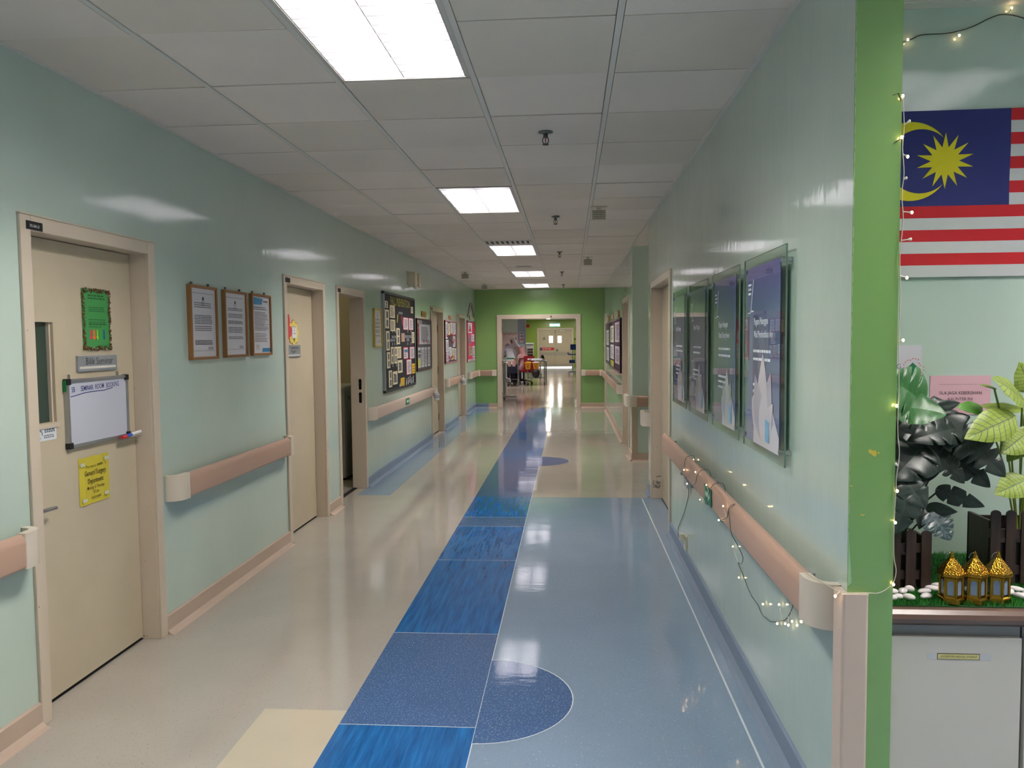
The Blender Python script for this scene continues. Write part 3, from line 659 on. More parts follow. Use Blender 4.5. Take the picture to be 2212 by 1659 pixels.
# second left door
t = thing('decorative_sign', 'yellow scalloped cut-out with a red strip and white card on a left door', 'sign', *ldoor(6.005, 1.515))
b = MB(); n = 48; cx, cz = .17, .112
def scal(s, q=0): return [(cx + (.118 + .009 * math.cos(8 * 2 * PI * k / n)) * s * math.cos(2 * PI * k / n), cz + (.100 + .009 * math.cos(8 * 2 * PI * k / n)) * s * math.sin(2 * PI * k / n)) for k in range(n)]
b.prism(scal(1), 'y', -.003, 0); b.build('red_edge', M((176, 92, 60), .5), t)
b = MB(); b.prism(scal(.95), 'y', -.0045, -.003); b.build('yellow_face', M((228, 208, 108), .5), t)
b = MB(); b.prism([(.03, .05), (.07, .075), (.11, .09), (.125, .13), (.11, .16), (.075, .165), (.08, .23), (.06, .262), (.03, .24), (.02, .14)], 'y', -.0062, -.0045); b.build('red_strip', M((196, 62, 66), .5), t)
b = MB(); b.box(.12, .225, -.008, -.0062, .07, .165); b.build('card', PAPER, t)
b = MB(); b.lines(.13, .215, .165, .155, 1, -.0084, 0, .004); b.rect(.171, .177, .122, .150, -.0084); b.lines(.15, .198, .112, .10, 1, -.0084, 0, .006); b.poly([(.155, .068), (.172, .035), (.188, .068)][::-1], -.0084, 1); b.build('print', [INK, M((120, 128, 50), .5)], t)
t = thing('door_sign', 'grey two-line door sign below the yellow cut-out', 'sign', *ldoor(6.015, 1.43))
b = MB(); b.box(0, .285, -.012, 0, 0, .098); b.build('plate', M((150, 154, 160), .35, .3), t, bevel=.002)
b = MB(); b.text('Pegawai Atas', .142, .068, .034, -.0126, sx=.95, bold=-.004); b.text('Panggilan', .125, .036, .034, -.0126, sx=.95, bold=-.004); b.build('lettering', M((70, 74, 80), .5), t)
b = MB(); b.rect(.01, .27, .010, .021, -.0126); b.build('slider_strip', M((208, 206, 204), .4), t)

# store room cabinet seen through the open doorway
t = thing('cabinet', 'low grey cabinet inside the dim room behind the open doorway', 'cabinet', (-2.95, 8.4, 0))
b = MB(); b.box(0, .45, 0, .62, .03, 1.03); b.build('body', M((176, 180, 178), .45), t, bevel=.004)
b = MB(); b.box(-.01, .46, -.012, .63, 1.03, 1.055); b.build('top', M((196, 198, 194), .4), t, bevel=.004)
b = MB(); b.box(.45, .462, .03, .6, .06, 1.0); dp_ = b.build('door_panel', M((150, 156, 156), .4), t, bevel=.003)
b = MB(); b.box(.462, .468, .12, .13, .90, .94); b.build('lock', BLACK, dp_)
b = MB(); b.box(.02, .43, .02, .6, 0, .03); b.build('plinth', BLACK, t)

# ------------------------------------------------------------------ notice boards
CRM = M((226, 214, 180), .6); GREYP = M((150, 152, 158), .5); PNK = M((222, 206, 214), .6); YLW = M((228, 186, 40), .5); RED = M((196, 36, 60), .5)
WHT = M((214, 214, 222), .6)
def sheet(t, y, x0, x1, z0, z1, mat, rows=8, ink=INK, name='pinned_sheet', dark=None, thick=.003):
    b = MB(); b.box(x0, x1, y - thick, y, z0, z1); r = random.Random(int((x0 * 31 + z0 * 17) * 1000))
    if rows: b.lines(x0 + (x1 - x0) * .14, x1 - (x1 - x0) * .1, z1 - (z1 - z0) * .12, z0 + (z1 - z0) * .1, rows, y - thick - .0006, 1, (z1 - z0) * .35 / rows, .4, r)
    if dark:
        w, h = x1 - x0, z1 - z0
        for a, c, d, e in dark: b.rect(x0 + w * a, x0 + w * c, z0 + h * d, z0 + h * e, y - thick - .0008, 2)
    return b.build(name, [mat, ink, M((96, 96, 104), .6)], t)
t = thing('notice_board', 'tall black notice board headed FALL PREVENTION', 'notice board', *left(8.80, .945))
W, Hh = 1.78, 1.185; ox, oz = 8.80, .945
b = MB(); b.box(.02, W - .02, -.022, 0, .02, Hh - .02); b.build('black_panel', M((26, 26, 34), .8), t)
b = MB(); b.box(0, W, -.032, 0, 0, .03); b.box(0, W, -.032, 0, Hh - .03, Hh); b.box(W - .03, W, -.032, 0, .03, Hh - .03); b.build('frame', M((34, 38, 44), .4), t, bevel=.003)
b = MB(); b.box(0, .03, -.032, 0, .03, Hh - .03); b.build('side_frame', ALU, t, bevel=.003)
b = MB(); b.text('FALL PREVENTION', .92, 1.045, .135, -.0235, sx=1.02, bold=.03); b.build('lettering_backing', M((196, 188, 60), .5), t)
b = MB(); b.text('FALL PREVENTION', .92, 1.047, .135, -.0245, sx=1.02, bold=-.012); b.build('lettering', M((30, 30, 30), .6), t)
sh = lambda a, c, m, z0, z1, **k: sheet(t, -.022, a - ox, c - ox, z0 - oz, z1 - oz, m, **k)
two = [(.3, .75, .55, .9), (.3, .75, .1, .45)]
for a, c, z0, z1 in ((8.88, 9.02, 1.94, 2.02), (8.87, 9.06, 1.70, 1.92), (8.90, 9.07, 1.44, 1.67), (8.92, 9.08, 1.23, 1.42), (9.0, 9.16, 1.0, 1.2), (9.44, 9.63, 1.51, 1.71), (9.13, 9.27, 1.275, 1.48), (9.31, 9.46, 1.275, 1.48)): sh(a, c, CRM, z0, z1, rows=0, dark=two)
for a, c, z0, z1 in ((9.21, 9.45, 1.02, 1.18), (9.49, 9.75, 1.15, 1.31)): sh(a, c, CRM, z0, z1, rows=3, dark=[(.2, .8, .15, .75)])
for a, c, z0, z1 in ((9.11, 9.37, 1.83, 1.98), (9.12, 9.38, 1.67, 1.81), (9.47, 9.69, 1.335, 1.48), (10.37, 10.54, 1.52, 1.67), (10.35, 10.48, 1.925, 2.01)): sh(a, c, CRM, z0, z1, rows=7)
for a, c, z0, z1 in ((9.85, 10.13, 1.7, 1.85), (10.19, 10.46, 1.7, 1.85), (10.22, 10.52, 1.315, 1.465), (10.01, 10.3, 1.11, 1.30)):
    sheet(t, -.022, a - ox - .01, c - ox + .01, z0 - oz - .006, z1 - oz + .006, RED, rows=0, name='red_mount', thick=.002); sheet(t, -.024, a - ox, c - ox, z0 - oz, z1 - oz, PNK, rows=9)
sheet(t, -.022, 9.83 - ox, 10.10 - ox, 1.315 - oz, 1.47 - oz, RED, rows=0, name='red_mount', thick=.002)
q = sheet(t, -.024, 9.84 - ox, 10.09 - ox, 1.325 - oz, 1.46 - oz, PNK, rows=4); b = MB(); b.rect(9.86 - ox, 10.07 - ox, 1.40 - oz, 1.44 - oz, -.0285); b.build('blue_box', M((60, 110, 160), .5), t)
sh(9.72, 9.92, M((186, 150, 128), .5), 1.54, 1.65, rows=0)
for a, c, z0, z1 in ((10.36, 10.6, 1.105, 1.24), (9.64, 9.74, .98, 1.08), (9.76, 9.86, .97, 1.08)): sh(a, c, YLW, z0, z1, rows=3, ink=M((120, 90, 10), .6))
b = MB()
for a, c, z0, z1 in ((9.19, 9.44, 1.58, 1.62), (9.10, 9.38, 1.54, 1.58), (9.94, 10.34, 1.585, 1.63), (10.04, 10.22, 1.54, 1.59), (9.59, 9.82, 1.885, 1.92)): b.lines(a - ox, c - ox, z1 - oz, z0 - oz, 1, -.0235, 0, (z1 - z0) * .8, 0)
b.build('cut_out_letters', M((124, 128, 134), .5), t)
b = MB()
for (a, z0, c, z1) in ((9.52, 1.88, 9.48, 1.78), (9.73, 1.87, 9.81, 1.75)): b.add([(a - ox, -.0235, z0 - oz), (a - ox + .04, -.0235, z0 - oz), (c - ox + .04, -.0235, z1 - oz), (c - ox, -.0235, z1 - oz)], [(3, 2, 1, 0)], 0 if a < 9.6 else 1)
b.build('paper_arrow', [M((214, 200, 60), .5), RED], t)
random.seed(21); b = MB()
for (x, z, n, sp) in ((9.22, 1.655, 3, .3), (9.2, 1.50, 3, .24), (10.1, 1.665, 2, .2), (10.08, 1.50, 2, .2), (9.2, 1.24, 2, .2), (9.6, 1.0, 2, .05)):
    for k in range(n): xx = x + sp * k / max(1, n - 1); b = MB(); b.quad((xx - ox, -.0236, z - oz), (xx - ox + .035, -.0236, z - oz - .005), (xx - ox + .05, -.0236, z - oz + .028), (xx - ox + .012, -.0236, z - oz + .03)); b.build('arrow_strip', GREYP, t)
b = MB()
for k in range(5):
    x = 9.98 + .11 * k - ox; z = 1.0 + .012 * (k % 3) - oz; b.ball((x, -.027, z + .05), .016, .004, .014, 8); b.poly([(x - .025, z - .03), (x + .02, z - .035), (x + .03, z + .02), (x - .01, z + .045)], -.0237)
b.ball((9.58 - ox, -.026, .99 - oz), .02, .004, .02, 8); b.build('figure_cut_outs', M((206, 206, 210), .6), t)

t = thing('notice_board', 'grey notice board with rota sheets beside the tall black board', 'notice board', *left(10.76, 1.115)); ox, oz, W, Hh = 10.76, 1.115, 1.12, .755
b = MB(); b.box(0, W, -.018, 0, 0, Hh); b.build('grey_panel', M((96, 96, 102), .8), t)
b = MB(); 
for a, c, d, e in ((0, W, 0, .02), (0, W, Hh - .02, Hh), (0, .02, .02, Hh - .02), (W - .02, W, .02, Hh - .02)): b.box(a, c, -.024, 0, d, e)
b.build('frame', M((96, 62, 56), .45), t)
sh = lambda a, c, m, z0, z1, **k: sheet(t, -.018, a - ox, c - ox, z0 - oz, z1 - oz, m, **k)
sh(10.93, 11.78, WHT, 1.5, 1.79, rows=12)
for a, c in ((10.80, 11.0), (11.06, 11.24), (11.30, 11.48), (11.56, 11.74)): sh(a, c, WHT, 1.165, 1.455, rows=9)
b = MB(); b.rect(.05, .2, .07, .17, -.0222); b.build('yellow_note', M((206, 210, 70), .5), t)
b = MB(); b.rect(.05, .22, .20, .24, -.0222); b.rect(.05, .22, .27, .30, -.0222); b.build('dark_bars', M((70, 80, 96), .5), t)
sh(10.80, 11.12, M((206, 206, 206), .6), 1.80, 1.84, rows=1)
random.seed(5); b = MB()
for k in range(16): b.ball((.05 + random.random() * .07, -.022, .38 + random.random() * .32), .022, .004, .016, 8, random.choice((0, 0, 1)))
for k in range(5): b.ball((.2 + random.random() * .8, -.025, .40 + random.random() * .05), .02, .004, .014, 8, 0)
b.build('paper_flowers', [RED, M((214, 150, 60), .5)], t)

random.seed(6)
t = thing('notice_board', 'dark notice board with red edging between the last two left doors', 'notice board', *left(13.22, 1.15)); ox, oz, W, Hh = 13.22, 1.15, 1.33, .75
b = MB(); b.box(0, W, -.018, 0, 0, Hh); b.build('dark_panel', M((70, 66, 70), .8), t)
b = MB()
for a, c, d, e in ((0, W, 0, .022), (0, W, Hh - .022, Hh), (0, .022, .022, Hh - .022), (W - .022, W, .022, Hh - .022)): b.box(a, c, -.026, 0, d, e)
b.build('frame', M((168, 92, 112), .45), t)
for a, c, z0, z1 in ((13.27, 13.49, 1.58, 1.87), (13.56, 13.76, 1.65, 1.85), (13.82, 14.09, 1.66, 1.87), (14.16, 14.46, 1.65, 1.87), (13.29, 13.57, 1.35, 1.56), (13.62, 13.92, 1.2, 1.43), (13.98, 14.24, 1.2, 1.41), (14.10, 14.40, 1.43, 1.63), (13.32, 13.55, 1.18, 1.34), (14.30, 14.5, 1.19, 1.40)): sheet(t, -.018, a - ox, c - ox, z0 - oz, z1 - oz, random.choice((WHT, WHT, PNK, CRM)), rows=7)
b = MB()
for k in range(26): b.ball((.06 + random.random() * 1.2, -.026, random.choice((.06, .36, .46)) + random.random() * .06), .035, .005, .024, 8, random.choice((0, 0, 1, 2)))
b.build('paper_flowers', [RED, M((190, 120, 60), .5), M((150, 40, 60), .5)], t)
t = thing('notice_board', 'crimson notice board in the left corner beside the green wall', 'notice board', *left(16.18, 1.085)); ox, oz, W, Hh = 16.18, 1.085, 1.26, .88
b = MB(); b.box(0, W, -.018, 0, 0, Hh); b.build('crimson_panel', M((190, 36, 84), .7), t)
b = MB(); b.box(W - .03, W, -.024, 0, 0, Hh); b.box(0, W, -.024, 0, Hh - .025, Hh); b.build('frame', M((92, 70, 74), .5), t)
for a, c, z0, z1, m in ((16.25, 16.9, 1.70, 1.92, PNK), (16.36, 16.68, 1.46, 1.66, M((120, 130, 140), .5)), (16.8, 17.25, 1.52, 1.68, WHT), (16.36, 16.88, 1.22, 1.42, M((150, 170, 130), .5)), (16.98, 17.36, 1.16, 1.42, WHT), (16.20, 17.4, 1.09, 1.14, PNK)): sheet(t, -.018, a - ox, c - ox, z0 - oz, z1 - oz, m, rows=5)
b = MB(); b.ball((.5, -.026, .3), .06, .006, .05, 10); b.ball((.4, -.026, .72), .05, .006, .04, 10); b.rect(.15, .6, .66, .70, -.0216); b.build('red_ornaments', RED, t)
def small_plate(label, loc, rot, w, h, frame, face):
    t = thing('small_sign', label, 'sign', loc, rot, 'small signs above the notice boards')
    b = MB(); b.box(0, w, -.012, 0, 0, h); b.build('frame', frame, t); b = MB(); b.box(.04, w - .04, -.014, -.012, .016, h - .016); b.build('face', face, t)
    b = MB(); b.lines(.07, w - .06, h - .024, .026, 2, -.0145, 0, .010); b.build('print', INK, t)
OR = M((168, 92, 44), .5); small_plate('orange framed yellow sign above the grey rota board', *left(11.18, 1.90), .34, .082, OR, M((224, 200, 84), .5))
small_plate('orange framed sign above the red-edged left board', *left(13.75, 1.93), .35, .065, OR, M((226, 206, 170), .5))
small_plate('dark framed sign above the crimson board', *left(16.58, 2.0), .36, .08, M((70, 60, 50), .5), M((214, 190, 96), .5))
t = thing('hanging_ornament', 'greenish arched bracket ornament high on the wall above the crimson board', 'ornament', *left(16.2, 2.05)); b = MB()
b.tube([(.04, -.015, .0), (.2, -.02, .08), (.38, -.02, .19), (.52, -.02, .27), (.62, -.02, .29), (.74, -.02, .27), (.84, -.02, .2), (1.0, -.02, .1), (1.08, -.015, .04)], .022, 8); b.build('arched_bar', M((120, 124, 104), .6), t)
b = MB(); b.lathe([(.03, 0), (.035, -.012), (.015, -.02)], (.62, -.02, .30), 10); b.cyl((.62, 0, .3), (.62, -.03, .3), .012, 8); b.build('peg', M((110, 104, 90), .5), t)

t = thing('wall_unit', 'beige box-shaped unit fixed to the wall above the black notice board', 'wall fixture', *left(10.0, 2.28))
b = MB(); b.box(.22, .42, -.012, 0, .02, .20); b.build('back_plate', M((200, 192, 172), .5), t)
b = MB(); b.box(.25, .40, -.11, -.012, 0, .19); b.build('housing', M((206, 196, 174), .45), t, bevel=.006)
b = MB(); b.box(.42, .56, -.13, -.03, -.005, .18); b.box(.38, .44, -.09, -.04, .06, .14); b.build('lamp_head', M((198, 190, 170), .45), t, bevel=.006)
b = MB(); b.lathe([(.03, 0), (.036, -.012), (.03, -.03), (.01, -.036)], (.40, -.09, .0), 12); b.build('lens', M((226, 226, 220), .2), t)

# hand sanitiser bottles hung on the handrail ends
def sanitiser(label, y, z):
    t = thing('sanitiser_bottle', label, 'bottle', (LW + .134, y, z), 0, 'hand sanitiser bottles')
    b = MB(); b.lathe([(.036, 0), (.042, .006), (.042, .095), (.036, .112), (.016, .12), (.015, .13)], (0, 0, 0), 16); b.build('body', M((226, 224, 224), .3), t)
    b = MB(); b.lathe([(.0424, .03), (.0424, .082)], (0, 0, 0), 16); b.build('label_band', M((170, 172, 186), .4), t)
    b = MB(); b.lathe([(.018, .128), (.018, .145), (.006, .147), (.006, .17), (.016, .172), (.016, .182), (.005, .186)], (0, 0, 0), 12); b.tube([(0, 0, .178), (0, -.05, .178), (0, -.058, .170)], [.006, .005, .004], 8); b.build('pump', WHITE, t)
    b = MB(); b.lathe([(.0445, .098), (.0445, .104)], (0, 0, 0), 16); b.box(-.06, -.03, -.012, .012, .095, .107); b.build('hanging_ring', STEEL, t); return t
sanitiser('white pump bottle hung at the end of the pale rose handrail', 11.62, .645)
sanitiser('smaller-looking white pump bottle hung by the last left door', 14.6, .70)
def arrow_sign(label, loc, rot, w, h, flip):
    t = thing('direction_sign', label, 'sign', loc, rot, 'green arrow signs on handrails')
    b = MB(); b.box(0, w, -.002, 0, 0, h); b.build('plate', M((18, 118, 84), .4), t)
    b = MB(); X = lambda x: w * (1 - x) if flip else w * x
    b.poly([(X(.2), h * .38), (X(.58), h * .38), (X(.58), h * .2), (X(.85), h * .52), (X(.58), h * .84), (X(.58), h * .66), (X(.2), h * .66)], -.0026); b.rect(min(X(.08), X(.14)), max(X(.08), X(.14)), h * .15, h * .9, -.0026); b.build('arrow', M((196, 226, 206), .4), t)
arrow_sign('green arrow sign on the fairy-lit right handrail', (RW - .0885, 4.09, .703), RROT, .20, .088, False)
arrow_sign('green arrow sign on the pale rose left handrail', (LW + .0885, 9.62, .737), LROT, .22, .085, True)

# ------------------------------------------------------------------ acrylic posters on the right wall
PT = NT('poster_print', (60, 70, 130), .25); PT.b.inputs['Coat Weight'].default_value = 1; PT.b.inputs['Coat Roughness'].default_value = .015
sx_ = PT.n.new('ShaderNodeSeparateXYZ'); PT.link(PT.geo, sx_.inputs[0])
PT.color(PT.ramp(PT.math('MULTIPLY', PT.math('SUBTRACT', sx_.outputs[2], 1.1), 1.35), [(0, col(118, 126, 166)), (.3, col(92, 104, 152)), (.62, col(60, 96, 138)), (.95, col(72, 76, 150))])); PT = PT.m
PETAL = M((214, 214, 226), .3, coat=1); POSTERW = M((226, 232, 240), .3)
def poster(label, y_far, body, flower, w=.645):
    t = thing('acrylic_poster', label, 'poster', (RW - .002, y_far, 1.09), RROT, 'acrylic posters on the right wall')
    h = .79; d = .028
    b = MB(); b.box(0, w, -d - .005, -d, 0, h); b.build('acrylic_sheet', ACRYL, t)
    b = MB()
    for a, c, e, g in ((-.0012, 0, 0, h), (w, w + .0012, 0, h)): b.box(a, c, -d - .0055, -d + .0005, e, g)
    b.box(0, w, -d - .0055, -d + .0005, h, h + .001); b.build('sheet_edge', ACRYLEDGE, t)
    p0, p1, q0, q1 = .062, w - .062, .035, .75
    b = MB(); b.box(p0, p1, -d - .0072, -d - .0054, q0, q1); pr = b.build('print', PT, t)
    yy = -d - .0078; b = MB(); r = random.Random(len(label))
    b.quad((p0 + .11, yy, q1 - .05), (p0 + .118, yy, q1 - .05), (p0 + .075, yy, q1 - .185), (p0 + .067, yy, q1 - .185)); b.rect(p0 + .02, p0 + .062, q1 - .187, q1 - .183, yy); b.rect(p0 + .08, p0 + .12, q1 - .182, q1 - .176, yy)
    b.lines(p0 + .025, p0 + .08, q1 - .06, q1 - .115, 3, yy, 0, .009, .2, r); b.build('logo', POSTERW, pr)
    z = q1 - .235
    for s in body: b = MB(); b.text(s, p0 + .125, z, .040, yy, align='LEFT', sx=.82, bold=.012); b.build('title_line', POSTERW, pr); z -= .052
    b = MB()
    for a, c, n in ((.425, .36, 2), (.285, .205, 3)): b = MB(); b.lines(p0 + .12, p1 - .07, a, c, n, yy, 0, .011, .35, r); b.build('body_text', POSTERW, pr)
    b = MB(); fx = p0 + .27 if flower else p0 + .33; S = 1 if flower else .75
    for k, (a, l, wd) in enumerate(((-.62, .20, .10), (-.30, .27, .115), (.02, .35, .12), (.32, .29, .115), (.62, .20, .10), (-.16, .23, .09), (.18, .25, .09))):
        pts = []
        for i in range(13):
            u = i / 12; pts.append((u * l, wd * math.sin(PI * u ** .8) * .5))
        pts += [(p[0], -p[1]) for p in pts[::-1]][1:-1]
        o = [(fx + 1.45 * S * (p[1] * math.cos(a) + p[0] * math.sin(a)), .0 + q0 + .02 + S * (p[0] * math.cos(a) - p[1] * math.sin(a))) for p in pts]
        b.poly(o, yy - .0002 * (k + 1), 2 if k in (1, 3, 5) else 0)
    b.poly([(fx - .14 * S, q0), (p1, q0), (p1, q0 + .06), (fx + .16 * S, q0 + .15), (fx, q0 + .20 * S), (fx - .13 * S, q0 + .12)], yy - .0001, 0)
    b.poly([(fx + .06, q0 + .03), (fx + .115, q0 + .024), (fx + .115, q0 + .105), (fx + .06, q0 + .115)], yy - .002, 1); b.build('white_flower', [PETAL, M((120, 178, 214), .3), M((186, 186, 206), .3, coat=1)], pr)
    for x in (.045, w - .045):
        for z in (.05, h - .05):
            b = MB(); b.cyl((x, -d - .012, z), (x, -d - .0075, z), .011, 14); b.cyl((x, -d - .0075, z), (x, 0, z), .0095, 12); b.build('standoff', STEEL, t)
    return t
poster('acrylic poster nearest the green pillar, reading Wad Pembedahan Am', 3.43, ('Piagam Pelanggan', 'Wad Pembedahan Am'), True)
poster('second acrylic poster from the green pillar, with two bold title lines', 4.18, ('Piagam Pelanggan', 'Untuk Orang Awam'), False)
poster('third acrylic poster from the green pillar', 4.98, ('Piagam Pelanggan',), False)
poster('acrylic poster nearest the right-hand door, farthest from the pillar', 5.75, ('Piagam Pelanggan',), False)

# boards on the far right wall
FR = RW - .005
def rboard(label, y_far, w, z0, z1, panel, frame, sheets, extra=None):
    t = thing('notice_board', label, 'notice board', (FR, y_far, z0), RROT); h = z1 - z0
    b = MB(); b.box(0, w, -.018, 0, 0, h); b.build('panel', panel, t)
    b = MB()
    for a, c, d, e in ((0, w, 0, .022), (0, w, h - .022, h), (0, .03, .022, h - .022), (w - .03, w, .022, h - .022)): b.box(a, c, -.03, 0, d, e)
    b.build('frame', frame, t)
    for a, c, d, e, m in sheets: sheet(t, -.018, a * w, c * w, d * h, e * h, m, rows=9)
    return t
PURP = M((128, 84, 104), .5)
rboard('purple-edged notice board nearest us on the far right wall', 13.35, 1.45, 1.02, 1.87, M((60, 48, 60), .8), PURP, ((.08, .92, .56, .94, PNK), (.08, .92, .15, .48, PNK)))
rboard('middle notice board on the far right wall, with a yellow-green note', 14.9, 1.45, 1.02, 1.87, M((54, 44, 54), .8), PURP, ((.1, .9, .55, .9, M((206, 214, 190), .6)), (.1, .9, .2, .5, WHT), (.15, .8, .04, .16, M((180, 196, 60), .5))))
rboard('notice board farthest away on the far right wall', 16.45, 1.45, 1.05, 1.87, M((84, 84, 88), .8), M((104, 84, 96), .5), ((.1, .9, .46, .82, M((196, 214, 206), .6)), (.1, .9, .08, .4, M((190, 208, 200), .6))))
small_plate('small framed sign above the nearest board on the far right wall', (FR, 12.95, 1.905), RROT, .5, .1, OR, M((226, 206, 170), .5))
small_plate('small framed sign above the middle board on the far right wall', (FR, 14.5, 1.905), RROT, .5, .1, OR, M((226, 196, 180), .5))
small_plate('small framed sign above the farthest board on the far right wall', (FR, 16.1, 1.905), RROT, .5, .1, OR, M((214, 200, 150), .5))
t = thing('switch_plate', 'little framed plate on the wall beside the right side of the green wall', 'wall plate', (FR, 17.56, 1.38), RROT); b = MB(); b.box(0, .05, -.02, 0, 0, .1); b.build('plate', M((190, 150, 120), .5), t); b = MB(); b.box(.01, .04, -.022, -.02, .02, .08); b.build('face', M((196, 214, 190), .5), t)

# ------------------------------------------------------------------ fairy lights
WIRE = M((196, 190, 170), .4); BULBON = M((255, 214, 150), .3, emit=14, name='warm_bulb'); BULB = M((226, 222, 206), .15)
WIRED = M((70, 76, 70), .5)
def bulbs(t, pts, host, lit=None):
    for k, p in enumerate(pts):
        d = Vector(host(p)) - Vector(p); b = MB()
        if d.length > .004: b.tube([host(p), Vector(p) + d * .25], .0016, 5)
        b.cyl(Vector(p) + d.normalized() * .006 if d.length > .004 else Vector(p) + Vector((0, 0, .006)), p, .0032, 6)
        bh = b.build('bulb_holder', BULB, t); b = MB(); b.ball(p, .0038, .0038, .0046, 8); b.build('bulb', BULBON if lit is None or k in lit else BULB, bh)
def near(path):
    segs = [Vector(p) for p in path]
    return lambda p: min(segs, key=lambda q: (q - Vector(p)).length)
def smooth(pts, n=4):
    out = []; P = [Vector(p) for p in pts]
    for i in range(len(P) - 1):
        a, b, c, d = P[max(i - 1, 0)], P[i], P[i + 1], P[min(i + 2, len(P) - 1)]
        for k in range(n):
            u = k / n; out.append(.5 * ((2 * b) + (c - a) * u + (2 * a - 5 * b + 4 * c - d) * u * u + (3 * b - a - 3 * c + d) * u ** 3))
    return out + [P[-1]]
t = thing('string_lights', 'string of warm fairy lights wound round the right-hand handrail', 'fairy lights')
RF, RB = RW - .091, RW - .04
coil = [(.778, 5.155, .573), (.74, 5.05, .66), (RF, 4.95, .69), (RF, 4.80, .745), (RF, 4.76, .805), (RF + .012, 4.74, .832), (RB, 4.70, .83), (RB, 4.62, .69), (RF, 4.50, .69)]
for y in (4.26, 3.87, 3.40):
    coil += [(RF, y + .10, .745), (RF, y + .06, .79), (RF, y + .02, .805), (RF + .014, y - .01, .832), (RB, y - .06, .828), (RB, y - .12, .68), (RF + .01, y - .16, .684)]
coil = coil[:-3]
hang = [(RF, 3.40, .833), (RF - .001, 3.45, .80), (RF, 3.43, .75), (RF, 3.40, .70), (.72, 3.40, .66), (.745, 3.38, .60), (.775, 3.55, .52), (.778, 3.629, .504), (.78, 3.58, .486), (.78, 3.503, .467), (.78, 3.438, .445), (.78, 3.351, .433), (.78, 3.243, .434), (.78, 3.188, .42), (.78, 3.091, .432), (.78, 3.021, .447), (.78, 2.878, .504), (.78, 2.818, .536), (.77, 2.717, .61), (.75, 2.62, .70)]
wire_pts = smooth(coil + hang[1:])
b = MB(); b.tube(wire_pts, .0017, 5); b.build('wire', WIRED, t)
b = MB(); b.tube(smooth([(.772, 5.33, .19), (.778, 5.5, .14), (.786, 5.651, .102), (.786, 5.676, .164), (.786, 5.38, .351), (.786, 5.194, .503), (.778, 5.155, .573)]), .0018, 5); b.build('lead', WIRED, t)
b = MB(); b.box(.755, .788, 5.08, 5.2, .57, .64); b.build('controller_box', M((176, 182, 186), .4), t, bevel=.004)
b = MB(); b.box(.745, .775, 5.29, 5.33, .17, .215); b.build('plug', M((214, 206, 186), .4), t, bevel=.004)
bulbs(t, [(RF - .006, 4.764, .747), (RF - .006, 4.332, .808), (RF - .006, 3.984, .801), (RF + .002, 4.688, .676), (RF - .004, 3.662, .696), (RF - .012, 3.52, .793), (.775, 4.923, .785), (.775, 4.673, .583), (.775, 3.73, .551), (.775, 3.594, .444), (.775, 3.146, .473), (.775, 2.906, .555), (.775, 2.929, .474), (.775, 2.736, .555), (.775, 2.781, .524), (.775, 2.628, .593)], near(wire_pts))
t = thing('power_socket', 'cream wall socket low on the right wall under the handrail', 'socket', (RW, 5.36, .16), RROT); b = MB(); b.box(0, .085, -.010, 0, -.06, .04); b.build('plate', M((222, 214, 190), .4), t, bevel=.003); b = MB(); b.box(.03, .045, -.014, -.010, -.03, -.012); b.build('rocker', WHITE, t)

t = thing('string_lights', 'string of fairy lights running down the right edge of the green pillar', 'fairy lights')
P = [(0.913, 2.236, 2.214), (0.919, 2.236, 2.133), (0.916, 2.236, 2.071), (0.921, 2.236, 2.001), (0.916, 2.236, 1.945), (0.921, 2.236, 1.881), (0.917, 2.236, 1.818), (0.914, 2.236, 1.767), (0.917, 2.236, 1.664), (0.916, 2.236, 1.536), (0.918, 2.236, 1.419), (0.917, 2.236, 1.289), (0.923, 2.236, 1.223), (0.916, 2.236, 1.157), (0.915, 2.236, 1.118), (0.912, 2.236, 1.025), (0.913, 2.236, 0.932), (0.920, 2.236, 0.885), (0.908, 2.234, 0.849), (0.876, 2.233, 0.826), (0.845, 2.228, 0.8255), (0.79, 2.226, 0.8255), (0.765, 2.235, 0.8265), (.752, 2.27, .828), (.735, 2.33, .829), (RF + .02, 2.42, .828)]
wire_pts = smooth(P); b = MB(); b.tube(wire_pts, .0014, 5); b.build('wire', WIRE, t)
b = MB(); b.tube([(.913, 2.2415, 2.20), (.905, 2.2405, 2.22), (.89, 2.2405, 2.215)], .0015, 5); b.tube([(.916, 2.236, 2.10), (.895, 2.2405, 2.085)], .0015, 5); b.build('tie', WIRED, t)
bulbs(t, [(0.913, 2.233, 2.21), (0.932, 2.233, 2.142), (0.912, 2.233, 2.099), (0.929, 2.233, 2.046), (0.926, 2.233, 1.988), (0.943, 2.233, 1.894), (0.941, 2.233, 1.821), (0.933, 2.233, 1.715), (0.926, 2.233, 1.542), (0.911, 2.232, 1.359), (0.913, 2.233, 1.195), (0.918, 2.233, 1.118), (0.914, 2.232, 1.028), (0.912, 2.232, 0.85), (0.751, 2.23, 0.815)], near(wire_pts), {0, 2, 3, 5, 7, 8, 9, 11, 12, 13, 14})
t = thing('string_lights', 'fairy lights strung along the wall above the flag', 'fairy lights')
P = [(1.0, 2.877, 2.56), (1.178, 2.877, 2.587), (1.233, 2.877, 2.606), (1.311, 2.877, 2.608), (1.36, 2.877, 2.615), (1.411, 2.877, 2.63), (1.464, 2.877, 2.655), (1.51, 2.877, 2.666), (1.575, 2.877, 2.651), (1.68, 2.877, 2.60), (1.9, 2.877, 2.61)]
wire_pts = smooth(P); b = MB(); b.tube(wire_pts, .0022, 5); b.build('wire', WIRED, t)
bulbs(t, [(1.186, 2.868, 2.589), (1.359, 2.868, 2.597), (1.531, 2.868, 2.683)], near(wire_pts))

